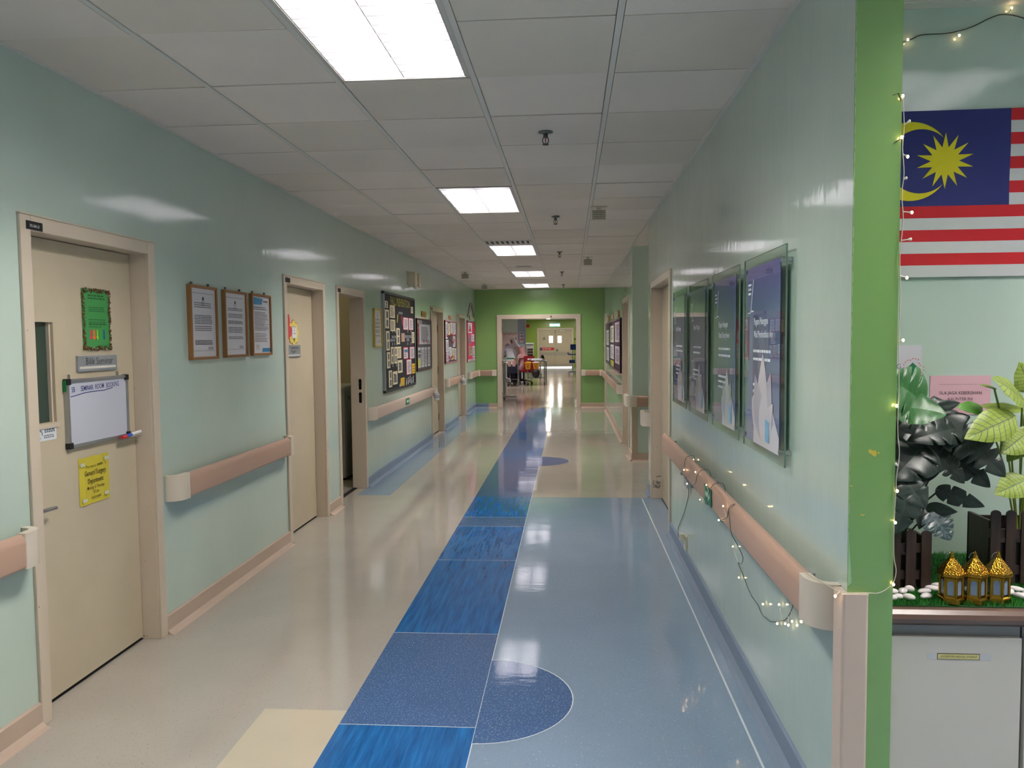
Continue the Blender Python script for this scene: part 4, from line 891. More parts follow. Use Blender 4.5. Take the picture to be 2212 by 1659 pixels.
# ------------------------------------------------------------------ flag
t = thing('flag', 'flag with yellow moon and star on navy and red and white stripes', 'flag', (1.02, 2.884, 1.762)); FW, FH = 1.05, .583
def fy(x, z): return -.006 - .004 * (1 + math.sin(x * 9 + z * 5)) * .5 - .003 * math.sin(z * 14 + x * 3) ** 2
FR_, FWH, FN, FY = M((196, 22, 34), .75), M((206, 206, 208), .75), M((34, 40, 110), .75), M((222, 206, 30), .75)
st = FH / 14; b = MB(); nx = 28
def cloth(x0, x1, z0, z1, m):
    k = max(1, int((x1 - x0) / FW * nx))
    for i in range(k):
        a, c = x0 + (x1 - x0) * i / k, x0 + (x1 - x0) * (i + 1) / k
        b.quad((a, fy(a, z0), z0), (c, fy(c, z0), z0), (c, fy(c, z1), z1), (a, fy(a, z1), z1), m)
for k in range(14): cloth(.523 if k >= 6 else 0, FW, st * k, st * (k + 1), 1 if k % 2 == 0 else 0)
for k in range(6, 14): cloth(0, .523, st * k, st * (k + 1), 2)
b.build('cloth', [FR_, FWH, FN], t, smooth=True)
def on(x, z): return (x, fy(x, z) - .0012, z)
cx, cz = 1.324 - 1.02, 2.169 - 1.762
b = MB(); n = 28; v = [on(cx, cz)]
for k in range(n):
    r = .098 if k % 2 == 0 else .048; a = PI / 2 + PI * k * 2 / n; v.append(on(cx + r * math.cos(a), cz + r * math.sin(a)))
b.add(v, [(0, k + 1, (k + 1) % n + 1) for k in range(n)]); b.build('star', FY, t)
b = MB(); v = []; n = 40; mx, mz, R1, R2, o2 = 1.205 - 1.02, cz, .138, .122, .034
a0 = .62
for k in range(n + 1):
    a = a0 + (2 * PI - 2 * a0) * k / n; v.append(on(mx + R1 * math.cos(a), mz + R1 * math.sin(a)))
ta = math.atan2(R1 * math.sin(a0), R1 * math.cos(a0) - o2)
for k in range(n + 1):
    a = ta + (2 * PI - 2 * ta) * k / n; rr_ = R1 * math.sin(a0) / math.sin(ta); v.append(on(mx + o2 + rr_ * math.cos(a), mz + rr_ * math.sin(a)))
b.add(v, [(k, k + 1, n + 2 + k, n + 1 + k) for k in range(n)]); b.build('crescent', FY, t)

# papers on the nook wall
t = thing('notice', 'white sheet with a small green house emblem on the nook wall', 'notice', (1.06, 2.884, 1.30)); b = MB(); b.box(0, .20, -.002, 0, 0, .22); b.build('sheet', M((214, 208, 222), .4), t)
b = MB(); b.poly([(.155, .11), (.185, .11), (.185, .137), (.192, .137), (.17, .158), (.148, .137), (.155, .137)], -.0026); b.build('house_emblem', M((20, 110, 70), .5), t)
random.seed(2); b = MB()
for k in range(24):
    a = 2 * PI * k / 24; r = random.uniform(.030, .040); b.rect(.17 + r * math.cos(a) - .002, .17 + r * math.cos(a) + .002, .13 + r * 1.15 * math.sin(a) - .002, .13 + r * 1.15 * math.sin(a) + .002, -.0026)
b.build('confetti_print', M((206, 110, 80), .5), t)
b = MB(); b.text('GEDUNG', .128, .135, .028, -.0026, align='RIGHT', sx=.8); b.build('lettering', M((40, 80, 140), .5), t)
t = thing('notice', 'pink notice reading SILA JAGA KEBERSIHAN KAUNTER INI behind the plants', 'notice', (1.292, 2.884, 1.27)); b = MB(); b.box(0, .209, -.002, 0, 0, .14); b.build('sheet', M((226, 178, 192), .55), t)
b = MB(); b.text('SILA JAGA KEBERSIHAN', .105, .072, .0165, -.0026, sx=.86); b.text('KAUNTER INI', .105, .050, .0165, -.0026, sx=.86); b.rect(.03, .165, .108, .1086, -.0026); b.build('lettering', INK, t)

# ------------------------------------------------------------------ counter, lockers
CT = .757
b = MB(); b.prism([(2.32, CT - .05), (2.30, CT - .048), (2.287, CT - .038), (2.283, CT - .025), (2.287, CT - .012), (2.30, CT - .002), (2.315, CT), (2.884, CT), (2.884, CT - .05)], 'x', .916, 3.2)
tag(b.build('countertop', PLUM), 'brown laminate countertop with rounded edge under the flag', 'countertop')
LK = M((211, 204, 196), .45)
for k, (x0, x1, lab) in enumerate(((.918, 1.312, 'pale grey locker cabinet with a yellow label beside the green pillar'), (1.318, 1.72, 'pale grey locker cabinet at the right photo edge'))):
    t = thing('locker_cabinet', lab, 'cabinet', (x0, 2.315, 0), 0, 'pale grey lockers under the counter')
    b = MB(); b.box(0, x1 - x0, .012, .565, .0, CT - .05); b.build('body', M((150, 150, 154), .5), t)
    b = MB(); b.box(.002, x1 - x0 - .004, -.008, .011, .06, CT - .085); b.build('door', LK, t, bevel=.003)
    b = MB(); b.box(0, x1 - x0, .0, .012, 0, .05); b.build('plinth', M((90, 90, 94), .5), t)
t = thing('label_strip', 'small yellow label LOCKER FOR MEDICAL STUDENT on the grey locker', 'label', (1.07, 2.307, .6045)); b = MB(); b.box(0, .12, -.0012, 0, .001, .019); b.build('border', INK, t); b = MB(); b.rect(.0015, .1185, .0025, .0175, -.0015); b.build('face', M((220, 208, 140), .5), t)
b = MB(); b.text('LOCKER FOR MEDICAL STUDENT', .06, .0072, .0085, -.002, sx=.82); b.build('lettering', INK, t)
b = MB(); b.box(-.026, .152, -.0006, 0, .001, .019); b.build('clear_tape', M((206, 206, 210), .15), t)

# artificial grass mat
random.seed(12); b = MB(); b.box(.918, 1.75, 2.318, 2.882, CT, CT + .004, 0)
for k in range(16000):
    x, y = random.uniform(.92, 1.7), random.uniform(2.319, 2.88); 
    if random.random() < .35: y = random.uniform(2.319, 2.45)
    a = random.random() * 2 * PI; h = random.uniform(.010, .017); wd = .0013; dx, dy = math.cos(a) * wd, math.sin(a) * wd; ex, ey = random.uniform(-.006, .006), random.uniform(-.006, .004)
    b.add([(x - dx, y - dy, CT + .004), (x + dx, y + dy, CT + .004), (x + ex, y + ey, CT + .004 + h)], [(0, 1, 2)], random.choice((1, 1, 2)))
o = b.build('artificial_grass', [M((20, 70, 24), .8), M((36, 120, 40), .6), M((60, 148, 52), .6)]); tag(o, 'bright green artificial grass mat covering the brown countertop', 'grass mat'); o['kind'] = 'stuff'
GZ = CT + .012

# lanterns
def make_lantern():
    r = thing('lantern', '', 'lantern'); s6 = lambda prof, m=0: MB().lathe(prof, seg=6, smooth=False, off=PI / 6, m=m)
    s6([(.0375, 0), (.035, .012), (.034, .015), (.030, .018)]).build('base', GOLD, r, bevel=.0008)
    b = MB()
    for k in range(6):
        a = k * PI / 3 + PI / 6; b.cyl((.030 * math.cos(a), .030 * math.sin(a), .017), (.030 * math.cos(a), .030 * math.sin(a), .075), .0032, 6)
    for k in range(6):
        a0, a1 = k * PI / 3 + PI / 6, (k + 1) * PI / 3 + PI / 6
        p, q = Vector((.030 * math.cos(a0), .030 * math.sin(a0), 0)), Vector((.030 * math.cos(a1), .030 * math.sin(a1), 0)); L = lambda u, z: tuple(p.lerp(q, u) + Vector((0, 0, z)))
        n = 8; top = [(.5 + .28 * math.cos(PI * i / n), .058 + .009 * math.sin(PI * i / n)) for i in range(n + 1)]
        b.add([L(1, .017), L(1, .077), L(.78, .077), L(.78, .017)], [(0, 1, 2, 3)]); b.add([L(0, .017), L(.22, .017), L(.22, .077), L(0, .077)], [(0, 1, 2, 3)]); b.add([L(.22, .017), L(.78, .017), L(.78, .024), L(.22, .024)], [(0, 1, 2, 3)])
        b.add([L(u, z) for u, z in top] + [L(.22, .077), L(.78, .077)], [tuple(range(n + 3))])
    wfm = b.build('window_frame', GOLD, r)
    s6([(.0292, .018), (.0292, .074)]).build('pane', M((132, 146, 168), .12, spec=.7), wfm)
    rf = s6([(.031, .074), (.0385, .079), (.0380, .088), (.0285, .104), (.016, .120), (.008, .130), (.006, .134)]).build('roof', GOLDT, r)
    MB().lathe([(.007, .132), (.0075, .136), (.0045, .139), (.0055, .142), (.0035, .146), (.001, .151)], seg=12).build('finial', GOLD, rf)
    b = MB(); b.tube([(.012 * math.cos(PI * k / 10) - .004, .003, .128 + .016 * math.sin(PI * k / 10)) for k in range(11)], .0008, 5); b.build('hanging_ring', CHROME, rf)
    return r
LT = make_lantern()
for k, (x, y, a, tx) in enumerate(((1.127, 2.352, .02, 'leftmost of the three small gold lanterns on the grass mat'), (1.195, 2.355, .0, 'middle one of the three small gold lanterns'), (1.264, 2.362, -.02, 'rightmost of the three small gold lanterns on the grass mat'))):
    o = LT if k == 0 else copy_tree(LT); o.location = (x, y, GZ - .004); o.rotation_euler = (0, 0, a); o['label'] = tx; o['group'] = 'gold lanterns'

# pebbles
random.seed(31); PB = M((226, 216, 222), .5); pe = None
PP = [(0.957, 2.349), (0.979, 2.362), (1.008, 2.356), (1.013, 2.413), (1.040, 2.430), (0.984, 2.406), (1.122, 2.505), (1.114, 2.445), (1.080, 2.418), (1.064, 2.372), (1.143, 2.466), (1.096, 2.480), (1.325, 2.412), (1.363, 2.448), (1.343, 2.380), (1.378, 2.410)]
PLAB = ['half-hidden white pebble against the pillar in the left cluster', 'front white pebble next to the pillar in the left cluster', 'front right pebble of the left cluster', 'long flat pebble lying on top in the left cluster', 'back right pebble of the left cluster', 'white pebble behind the wire in the left cluster', 'back white pebble beside the left planter', 'tilted long pebble in the middle of the centre cluster', 'left flat pebble of the centre cluster', 'front pebble of the centre cluster', 'right pebble of the centre cluster, nearest the lanterns', 'white pebble tucked at the corner of the left planter', 'white pebble just right of the gold lanterns', 'small white pebble at the back of the right cluster', 'long white pebble in front of the right planter', 'white pebble at the right photo edge']
for k, (x, y) in enumerate(PP):
    b = MB(); a, c_, h = random.uniform(.016, .024), random.uniform(.011, .014), random.uniform(.008, .011); b.ball((0, 0, 0), a, c_, h, 14)
    for i, q in enumerate(b.v): b.v[i] = (q[0] * (1 + .12 * math.sin(q[1] * 150 + k)), q[1] * (1 + .1 * math.sin(q[0] * 130)), q[2])
    o = b.build('pebble', PB, loc=(x, y, GZ + h - .005), rotz=random.uniform(-.9, .9)); tag(o, PLAB[k], 'pebble', 'white pebbles on the grass mat')

# planters made of dark pickets
PK = NT('dark_brown_stain', (58, 40, 36), .5); PK.color(PK.ramp(PK.noise(20, 3, (4, 4, .4)), [(.3, col(42, 30, 28)), (.7, col(66, 46, 40))])); PK = PK.m
def planter(label, x0, n, y, z0, h, pitch=.046, depth=.14):
    t = thing('picket_planter', label, 'planter', (x0, y, z0), 0, 'dark brown picket planters'); w = pitch * (n - 1) + .03
    for k in range(n):
        b = MB(); x = k * pitch; pts = [(x, 0), (x + .030, 0), (x + .030, h - .012)] + [(x + .015 + .015 * math.cos(PI * i / 6), h - .012 + .012 * math.sin(PI * i / 6)) for i in range(1, 6)] + [(x, h - .012)]
        b.prism(pts, 'y', -.006, 0); b.build('picket', PK, t)
    for z in (.03, h * .62): b = MB(); b.box(0, w, 0, .008, z, z + .028); b.build('rail', PK, t)
    for x in (0, w - .01): b = MB(); b.box(x, x + .01, .008, depth, .0, h * .85); b.build('side_board', PK, t)
    b = MB(); b.box(.01, w - .01, .008, depth - .004, .0, h * .55); b.build('soil_tray', M((20, 18, 18), .9), t)
    b = MB(); b.box(0, w, depth - .008, depth, 0, h * .8); b.build('back_board', PK, t)
    return t
planter('dark brown picket planter next to the green pillar, holding the dark plant', .945, 4, 2.455, GZ - .002, .185)
planter('dark brown picket planter at the right edge, behind the lanterns', 1.322, 5, 2.52, GZ - .002, .236)

# ------------------------------------------------------------------ plants
def leafmat(name, base, vein, rough=.35, nv=8., vw=.05, strong=1.):
    t = NT(name, base, rough); uv = t.n.new('ShaderNodeUVMap'); uv.uv_map = 'leaf'; s = t.n.new('ShaderNodeSeparateXYZ'); t.link(uv.outputs[0], s.inputs[0])
    u, v = s.outputs[0], s.outputs[1]; av = t.math('ABSOLUTE', v)
    mid = t.math('LESS_THAN', av, .035)
    ph = t.math('FRACT', t.math('SUBTRACT', t.math('MULTIPLY', u, nv), t.math('MULTIPLY', t.math('POWER', av, .8), 1.6)))
    side = t.math('LESS_THAN', ph, vw * 2)
    cross = t.math('LESS_THAN', t.math('FRACT', t.math('ADD', t.math('MULTIPLY', av, 4.3), t.math('MULTIPLY', t.noise(60, 1), 1.4))), vw)
    msk = t.math('MAXIMUM', mid, t.math('MAXIMUM', side, cross if strong > .9 else mid))
    t.color(t.mix(t.math('MULTIPLY', msk, strong), col(*base), col(*vein))); t.bump(side, .35, .002); return t.m
L_G = leafmat('green_leaf', (34, 86, 36), (56, 112, 56), .4, 7, .06, .5); L_D = leafmat('dark_leaf', (30, 42, 38), (52, 66, 60), .36, 6, .05, .5)
L_B = leafmat('blue_grey_leaf', (52, 70, 74), (110, 128, 136), .3, 6, .09, .7); L_Y = leafmat('yellow_green_leaf', (132, 150, 54), (70, 88, 60), .45, 9, .07, 1.)
L_O = leafmat('olive_leaf', (112, 134, 26), (70, 86, 30), .4, 8, .06, .8); L_N = leafmat('fresh_leaf', (70, 128, 30), (60, 104, 30), .35, 6, .05, .4)
def leaf(parent, p0, p1, width, mat, slit=0, fold=.25, droop=.12, roll=0., name='leaf', seed=0, face=(.0, -1, .55)):
    rnd = random.Random(seed); A, B = Vector(p0) - parent.location, Vector(p1) - parent.location; d = B - A; L = d.length; d.normalize()
    n = Vector(face); n = (n - d * n.dot(d)).normalized(); s = d.cross(n).normalized(); n = Matrix.Rotation(roll, 3, d) @ n; s = Matrix.Rotation(roll, 3, d) @ s
    NU, NV = (46 if slit else 22), 5; b = MB(); k = 0
    offs = [rnd.uniform(-.03, .03) for _ in range(12)]
    for i in range(NU + 1):
        u = i / NU; base = (math.sin(PI * min(1, u ** .62)) ** .75 if u < 1 else 0) if slit else math.sin(PI * u ** .72) ** .85
        base = max(base, .015)
        for side in (-1, 1):
            wv = width / 2 * base
            if slit:
                for q in range(slit):
                    c = .26 + .62 * q / slit + offs[(q + (side > 0) * 5) % 12]; wv *= 1 - .62 * math.exp(-((u - c) / .016) ** 2)
            for j in range(NV + 1):
                v = j / NV; back = -.10 * L * v * (1 - u) if slit else -.04 * L * v
                P = A + d * (u * L + back * (1 - u)) + s * side * wv * v + n * (fold * wv * v ** 1.5 * .8 - droop * L * (u - .35) ** 2 * 1.2 - .25 * wv * v ** 3 + width * .018 * math.sin(u * 17 + side) * v)
                b.v.append(tuple(P)); b.uv[k] = (u, side * v); k += 1
    row = 2 * (NV + 1)
    for i in range(NU):
        for sd in (0, 1):
            for j in range(NV):
                a = i * row + sd * (NV + 1) + j; q = (a, a + 1, a + row + 1, a + row)
                b.f.append(q if sd else q[::-1]); b.mi.append(0); b.sm.append(True)
    return b.build(name, mat, parent)
def stem(parent, pts, r, mat): b = MB(); b.tube(smooth([Vector(p) - parent.location for p in pts], 5), r, 6); b.build('stem', mat, parent)
t = thing('monstera_plant', 'dark split-leaved artificial plant spilling out beside the green pillar', 'plant', (1.03, 2.52, GZ + .08))
SM = M((38, 54, 34), .5)
MAT = {'g': L_G, 'd': L_D, 'b': L_B, 'y': L_Y, 'o': L_O, 'n': L_N}
LV = [('g', (1.072, 2.44, 1.353), (0.958, 2.4, 1.432), 0.19, 3, .0), ('g', (0.992, 2.42, 1.343), (1.117, 2.38, 1.327), 0.14, 1, -.3), ('d', (1.222, 2.5, 1.269), (1.03, 2.42, 1.242), 0.1, 3, .1), ('d', (1.173, 2.5, 1.284), (1.318, 2.42, 1.13), 0.14, 5, .1),
      ('d', (1.19, 2.55, 1.263), (1.185, 2.6, 1.362), 0.14, 2, .2), ('d', (1.144, 2.5, 1.33), (1.215, 2.5, 1.345), 0.035, 0, .3), ('d', (1.119, 2.5, 1.211), (1.212, 2.45, 1.103), 0.1, 4, 0), ('d', (1.168, 2.5, 1.202), (1.3, 2.47, 1.085), 0.1, 3, .2),
      ('d', (1.096, 2.48, 1.213), (0.983, 2.42, 1.118), 0.16, 2, 0), ('d', (1.142, 2.55, 1.184), (1.107, 2.5, 1.091), 0.1, 1, .2), ('d', (1.015, 2.45, 1.134), (1.074, 2.4, 1.034), 0.12, 2, 0), ('d', (1.031, 2.42, 1.08), (0.978, 2.38, 0.958), 0.1, 2, -.2),
      ('d', (1.157, 2.5, 1.067), (1.269, 2.45, 1.027), 0.06, 2, .5), ('d', (1.116, 2.5, 1.013), (1.187, 2.45, 1.01), 0.045, 0, .6), ('b', (1.124, 2.48, 0.995), (1.168, 2.44, 0.928), 0.1, 4, 0), ('d', (1.112, 2.5, 1.004), (1.089, 2.48, 0.949), 0.04, 0, 0),
      ('d', (1.041, 2.5, 1.257), (1.169, 2.5, 1.155), 0.14, 2, 0), ('d', (1.021, 2.5, 1.17), (1.085, 2.48, 1.071), 0.15, 1, 0), ('d', (1.10, 2.55, 1.28), (1.20, 2.56, 1.20), .16, 2, 0), ('d', (.99, 2.55, 1.06), (1.03, 2.5, .95), .12, 2, 0), ('d', (1.0, 2.52, 1.28), (1.06, 2.48, 1.19), .14, 2, 0)]
for k, (c, p, q, w_, sl, ro) in enumerate(LV): leaf(t, p, q, w_, MAT[c], sl, .3, .15, ro, seed=k)
root = (1.04, 2.55, GZ + .06)
for k, (c, p, q, w_, sl, ro) in enumerate(LV): 
    P0 = Vector(p); stem(t, [root, ((root[0] + P0.x) / 2 + .01 * (k % 3), 2.56, (root[2] * .4 + P0.z * .6)), (P0.x, P0.y + .012, P0.z - .004)], .0028, SM)
t = thing('variegated_plant', 'yellow-green veined artificial plant at the right photo edge', 'plant', (1.46, 2.58, GZ + .1))
YV = [('y', (1.403, 2.5, 1.352), (1.282, 2.44, 1.429), 0.105, .35), ('y', (1.354, 2.46, 1.305), (1.177, 2.38, 1.251), 0.105, -.1), ('y', (1.409, 2.5, 1.246), (1.319, 2.46, 1.193), 0.09, 0), ('y', (1.417, 2.5, 1.103), (1.295, 2.44, 1.071), 0.085, 0), ('y', (1.319, 2.5, 1.389), (1.248, 2.46, 1.406), 0.022, .5), ('o', (1.436, 2.56, 1.318), (1.29, 2.55, 1.335), 0.045, .4), ('n', (1.289, 2.52, 1.326), (1.204, 2.5, 1.333), 0.05, .2), ('o', (1.44, 2.52, 1.26), (1.36, 2.5, 1.16), .08, 0), ('y', (1.46, 2.5, 1.40), (1.56, 2.45, 1.44), .1, 0), ('y', (1.48, 2.5, 1.28), (1.60, 2.45, 1.25), .1, 0), ('y', (1.44, 2.54, 1.38), (1.40, 2.52, 1.47), .09, 0)]
for k, (c, p, q, w_, ro) in enumerate(YV): leaf(t, p, q, w_, MAT[c], 0, .22, .12, ro, seed=40 + k)
root = (1.46, 2.60, GZ + .06)
for c, p, q, w_, ro in YV: P0 = Vector(p); stem(t, [root, ((root[0] + P0.x) / 2 + .02, 2.60, root[2] * .35 + P0.z * .65), (P0.x, P0.y + .01, P0.z - .004)], .003, M((120, 136, 50), .5))

# ------------------------------------------------------------------ the ward beyond the end doorway
wz = 2.62
cw = MB(); cw.box(-6, 4, 17.78, 43.2, wz, wz + .1); structure(cw.build('ceiling', M((222, 218, 210), .8)))
ww = MB(); ww.box(-6.1, -6, 17.78, 36.1, 0, wz); ww.box(-6, -2.4, 36, 36.12, 0, wz); structure(ww.build('wall_ward_left', PALE))
ww = MB(); ww.box(-2.5, -2.4, 36.12, 43.2, 0, wz); structure(ww.build('wall_ward_return', M((176, 196, 120), .4)))
ww = MB(); DA, DB = -1.73, .15
ww.box(-2.4, DA, 42.3, 42.42, 0, wz); ww.box(DB, 4, 42.3, 42.42, 0, wz); ww.box(DA, DB, 42.3, 42.42, 2.1, wz); structure(ww.build('wall_ward_end', LIME))
ww = MB(); ww.box(2.6, 2.7, 17.78, 43.2, 0, wz); structure(ww.build('wall_ward_right', PALE))
ww = MB(); ww.box(-2.15, -1.82, 32, 32.35, 0, wz); structure(ww.build('column', M((140, 154, 170), .45)))
for x, y in ((-1.2, 21.5), (-1.2, 25.5), (-1.2, 30.), (-1.2, 35.), (-4, 24), (-4, 31)): put_light(x, y, 'unseen louvred ceiling light added to light the ward beyond the doorway', z=wz - .116, group='added ward ceiling lights')  # unseen fixtures, added because the ward needs light
for x, y, lab in ((-1.12, 40.6, 'round downlight glowing in the ward ceiling before the far double doors'), (.4, 40.3, 'round downlight in the ward ceiling hidden by the right jamb'), (-1.1, 38.2, 'round downlight in the ward ceiling hidden above the doorway')):  # the hidden ones are added to brighten the lime end wall
    t = thing('downlight', lab, 'ceiling light', (x, y, wz), 0, 'ward downlights'); b = MB(); b.lathe([(.13, 0), (.14, -.012), (.112, -.014), (.110, -.003)], seg=20); b.build('trim_ring', WHITE, t)
    b = MB(); b.lathe([(.11, -.004), (.11, -.012), (.02, -.013)], seg=20); b.build('lens', M((255, 246, 228), .4, emit=120, name='downlight_glow'), t)
# far double doors
d = bpy.data.objects.new('door_10', None); C.objects.link(d); d.location = (DA, 42.3, 0); structure(d); W = DB - DA
f = MB(); f.box(-.05, .05, -.03, .12, 0, 2.16); f.box(W - .05, W + .05, -.03, .12, 0, 2.16); f.box(.05, W - .05, -.03, .12, 2.06, 2.16); f.build('door_frame', FRAMEP, d)
DLF = M((188, 172, 152), .45); GLOW = M((255, 255, 250), .4, emit=5, name='daylit_pane'); GAP = M((250, 250, 246), .4, emit=1.4, name='daylit_gap')
for k in range(2):
    x0, x1 = (.055, W / 2 - .004) if k == 0 else (W / 2 + .004, W - .055); p0, p1 = (x1 - .33, x1 - .13) if k == 0 else (x0 + .13, x0 + .33); q0, q1 = 1.36, 1.72
    l = MB(); l.box(x0, p0, 0, .05, .055, 2.055); l.box(p1, x1, 0, .05, .055, 2.055); l.box(p0, p1, 0, .05, .055, q0); l.box(p0, p1, 0, .05, q1, 2.055); o = l.build('door_leaf', DLF, d)
    v = MB(); v.box(p0, p1, .02, .026, q0, q1); v.build('lit_pane', GLOW, o)
    v = MB(); v.box(x0, x1, -.004, 0, .06, .18); v.box(x0, x1, -.004, 0, .66, .84); v.build('kick_plate', M((176, 166, 156), .35, .2), o)
b = MB(); b.cyl((W / 2 + .09, 0, .95), (W / 2 + .09, -.06, .95), .02, 10); b.tube([(W / 2 + .09, -.06, .95), (W / 2 + .2, -.06, .95)], .014, 8); b.box(W / 2 + .05, W / 2 + .13, -.012, 0, .88, 1.02); b.build('door_handle', STEEL, d)
b = MB(); b.box(W / 2 + .25, W / 2 + .5, -.05, 0, 1.98, 2.04); b.build('door_closer', M((206, 204, 200), .4, .4), d)
b = MB(); b.box(W / 2 - .02, W / 2 + .01, -.02, 0, 1.85, 2.04); b.build('top_bolt', M((110, 104, 96), .4, .5), d)
b = MB(); b.box(.05, W - .05, .06, .08, 0, .05); b.build('daylit_gap', GAP, d)
t = thing('door_strip_sign', 'red strip sign with a blue end on the far left door leaf', 'sign', (DA + .1, 42.295, .955)); b = MB(); b.box(0, .78, -.006, 0, 0, .14); b.build('red_strip', M((190, 40, 56), .4), t); b = MB(); b.box(-.005, .1, -.008, 0, -.02, .14); b.build('blue_end', M((60, 74, 130), .4), t)
b = MB(); b.lines(.14, .6, .10, .04, 1, -.0065, 0, .04, 0); b.build('print', M((226, 180, 186), .4), t)
t = thing('notice', 'small grey notice on the far left door leaf beside its window', 'notice', (DA + .26, 42.295, 1.51)); b = MB(); b.box(0, .14, -.004, 0, 0, .15); b.build('sheet', M((150, 142, 132), .5), t); b = MB(); b.poly([(.02, .02), (.06, .02), (.12, .13), (.08, .13)], -.0045); b.build('mark', M((90, 84, 80), .5), t)
t = thing('exit_sign', 'green KELUAR exit sign lit above the far double doors', 'sign', (-1.1, 42.29, 2.21)); b = MB(); b.box(0, .60, -.06, 0, 0, .24); b.build('housing', M((200, 204, 200), .4), t)
b = MB(); b.box(.015, .585, -.064, -.06, .015, .2); b.build('green_panel', M((92, 176, 148), .4, emit=.5), t); b = MB(); b.text('KELUAR', .245, .055, .155, -.066, sx=.83, bold=.01); b.ball((.515, -.066, .155), .022, .001, .022, 8); b.poly([(.48, .04), (.50, .04), (.515, .09), (.54, .04), (.56, .04), (.535, .13), (.50, .13)], -.066); b.build('lettering', M((255, 255, 255), .4, emit=2.2, name='lit_letters'), t)
t = thing('fire_alarm', 'red alarm box with a dark call point high on the lime wall', 'alarm', (-2.38, 42.29, 2.2)); b = MB(); b.box(0, .19, -.08, 0, 0, .16); b.build('box', M((176, 40, 36), .45), t); b = MB(); b.box(.10, .14, -.085, -.08, .04, .12); b.build('call_point', M((96, 20, 20), .4), t)
t = thing('door_buzzer', 'small dark box on the lime wall right of the far double doors', 'wall fixture', (.24, 42.29, 1.5)); b = MB(); b.box(0, .07, -.03, 0, 0, .1); b.build('box', M((60, 56, 50), .5), t)
t = thing('display_board', 'pale pink display board on the ward wall behind the staff', 'board', (-3.35, 35.98, .92)); b = MB(); b.box(0, .95, -.02, 0, 0, .95); b.build('board', M((216, 190, 182), .6), t)
random.seed(9); b = MB()
for k in range(12): b.ball((.1 + .07 * k, -.022, .88 + .02 * (k % 3)), .025, .004, .02, 8)
for k in range(5): b.box(.55 + .07 * k % .3, .6 + .07 * k % .3, -.024, -.02, .12 + .13 * k, .2 + .13 * k)
b.build('cut_outs', M((120, 96, 100), .6), t)
t = thing('notice', 'lilac notice sheets stuck on the grey-blue column', 'notice', (-2.06, 31.995, 1.42)); b = MB(); b.box(0, .16, -.004, 0, 0, .44); b.build('sheet', M((190, 186, 204), .6), t); b = MB(); b.lines(.02, .14, .42, .36, 1, -.005, 0, .04); b.lines(.03, .13, .30, .24, 1, -.005, 0, .05); b.build('print', M((80, 76, 110), .6), t); b = MB(); b.rect(.02, .14, .09, .17, -.005); b.build('red_block', M((196, 110, 120), .6), t)
t = thing('notice', 'pale blue framed sheet low on the grey-blue column', 'notice', (-2.08, 31.995, 1.15)); b = MB(); b.box(0, .22, -.004, 0, 0, .2); b.build('sheet', M((182, 196, 210), .6), t); b = MB(); b.tube([(.05, -.006, .06), (.07, -.006, .12), (.12, -.006, .14), (.17, -.006, .11), (.16, -.006, .06)], .012, 6); b.build('drawing', M((130, 142, 158), .6), t)

def castor(b, x, y, r=.03, m=0): b.cyl((x - .012, y, r), (x + .012, y, r), r, 10, m); b.cyl((x, y, r), (x, y, r * 2 + .02), .008, 6, m)
def trolley(label, x0, y0, w, dp, h, shelves, rail=True):
    t = thing('trolley', label, 'trolley', (x0, y0, 0))
    for x in (0, w):
        for y in (0, dp): b = MB(); b.cyl((x, y, .06), (x, y, h), .011, 8); b.build('leg', STEEL, t); b = MB(); castor(b, x, y); b.build('castor', M((40, 30, 32), .5), t)
    for z in shelves: b = MB(); b.box(0, w, 0, dp, z, z + .012); b.build('shelf', STEEL, t)
    b = MB(); b.tube([(0, 0, h + .03), (w, 0, h + .03), (w, dp, h + .03), (0, dp, h + .03), (0, 0, h + .03)], .006, 6); b.build('guard_rail', CHROME, t); return t
trolley('steel instrument trolley carrying yellow bins in front of the red chair', -1.43, 26.0, .56, .62, .86, (.24, .84))
trolley('steel trolley with pink containers beside the white cart', -2.14, 25.5, .42, .5, .74, (.22, .72))
def bin_(label, x, y, lidm, body):
    t = thing('sharps_bin', label, 'bin', (x, y, .555), 0, 'yellow bins on the trolley'); b = MB(); b.loft([[(sx * q, sy * q * .8, z) for sx, sy in ((-1, -1), (1, -1), (1, 1), (-1, 1))] for q, z in ((.072, 0), (.10, .20), (.105, .21))], 0, False); b.build('body', body, t, bevel=.008)
    b = MB(); b.box(-.112, .112, -.09, .09, .21, .235); b.box(-.06, .06, -.06, .06, .235, .25); b.build('lid', lidm, t, bevel=.006); b = MB(); b.ball((0, -.084, .09), .03, .004, .03, 10); b.lines(-.06, .06, .17, .13, 2, -.087, 0, .01); b.build('hazard_print', M((150, 96, 10), .5), t)
    b = MB(); b.box(-.03, .03, .085, .17, .10, .14); b.build('mounting_bracket', STEEL, t)
YB = M((222, 160, 16), .4); bin_('left yellow sharps bin with a yellow lid, before the red chair', -1.40, 25.86, M((230, 176, 30), .4), YB); bin_('right yellow sharps bin with a pale lid on the steel trolley', -1.14, 25.86, M((214, 200, 196), .4), M((206, 142, 22), .4))
t = thing('tray', 'white tray with papers on top of the bin trolley', 'tray', (-1.30, 26.1, .852)); b = MB(); b.box(0, .36, 0, .4, 0, .015); b.box(0, .36, 0, .012, .015, .05); b.box(0, .36, .388, .4, .015, .05); b.build('tray', M((226, 226, 232), .35), t); b = MB(); b.box(.04, .3, .05, .36, .015, .03); b.build('papers', WHITE, t)
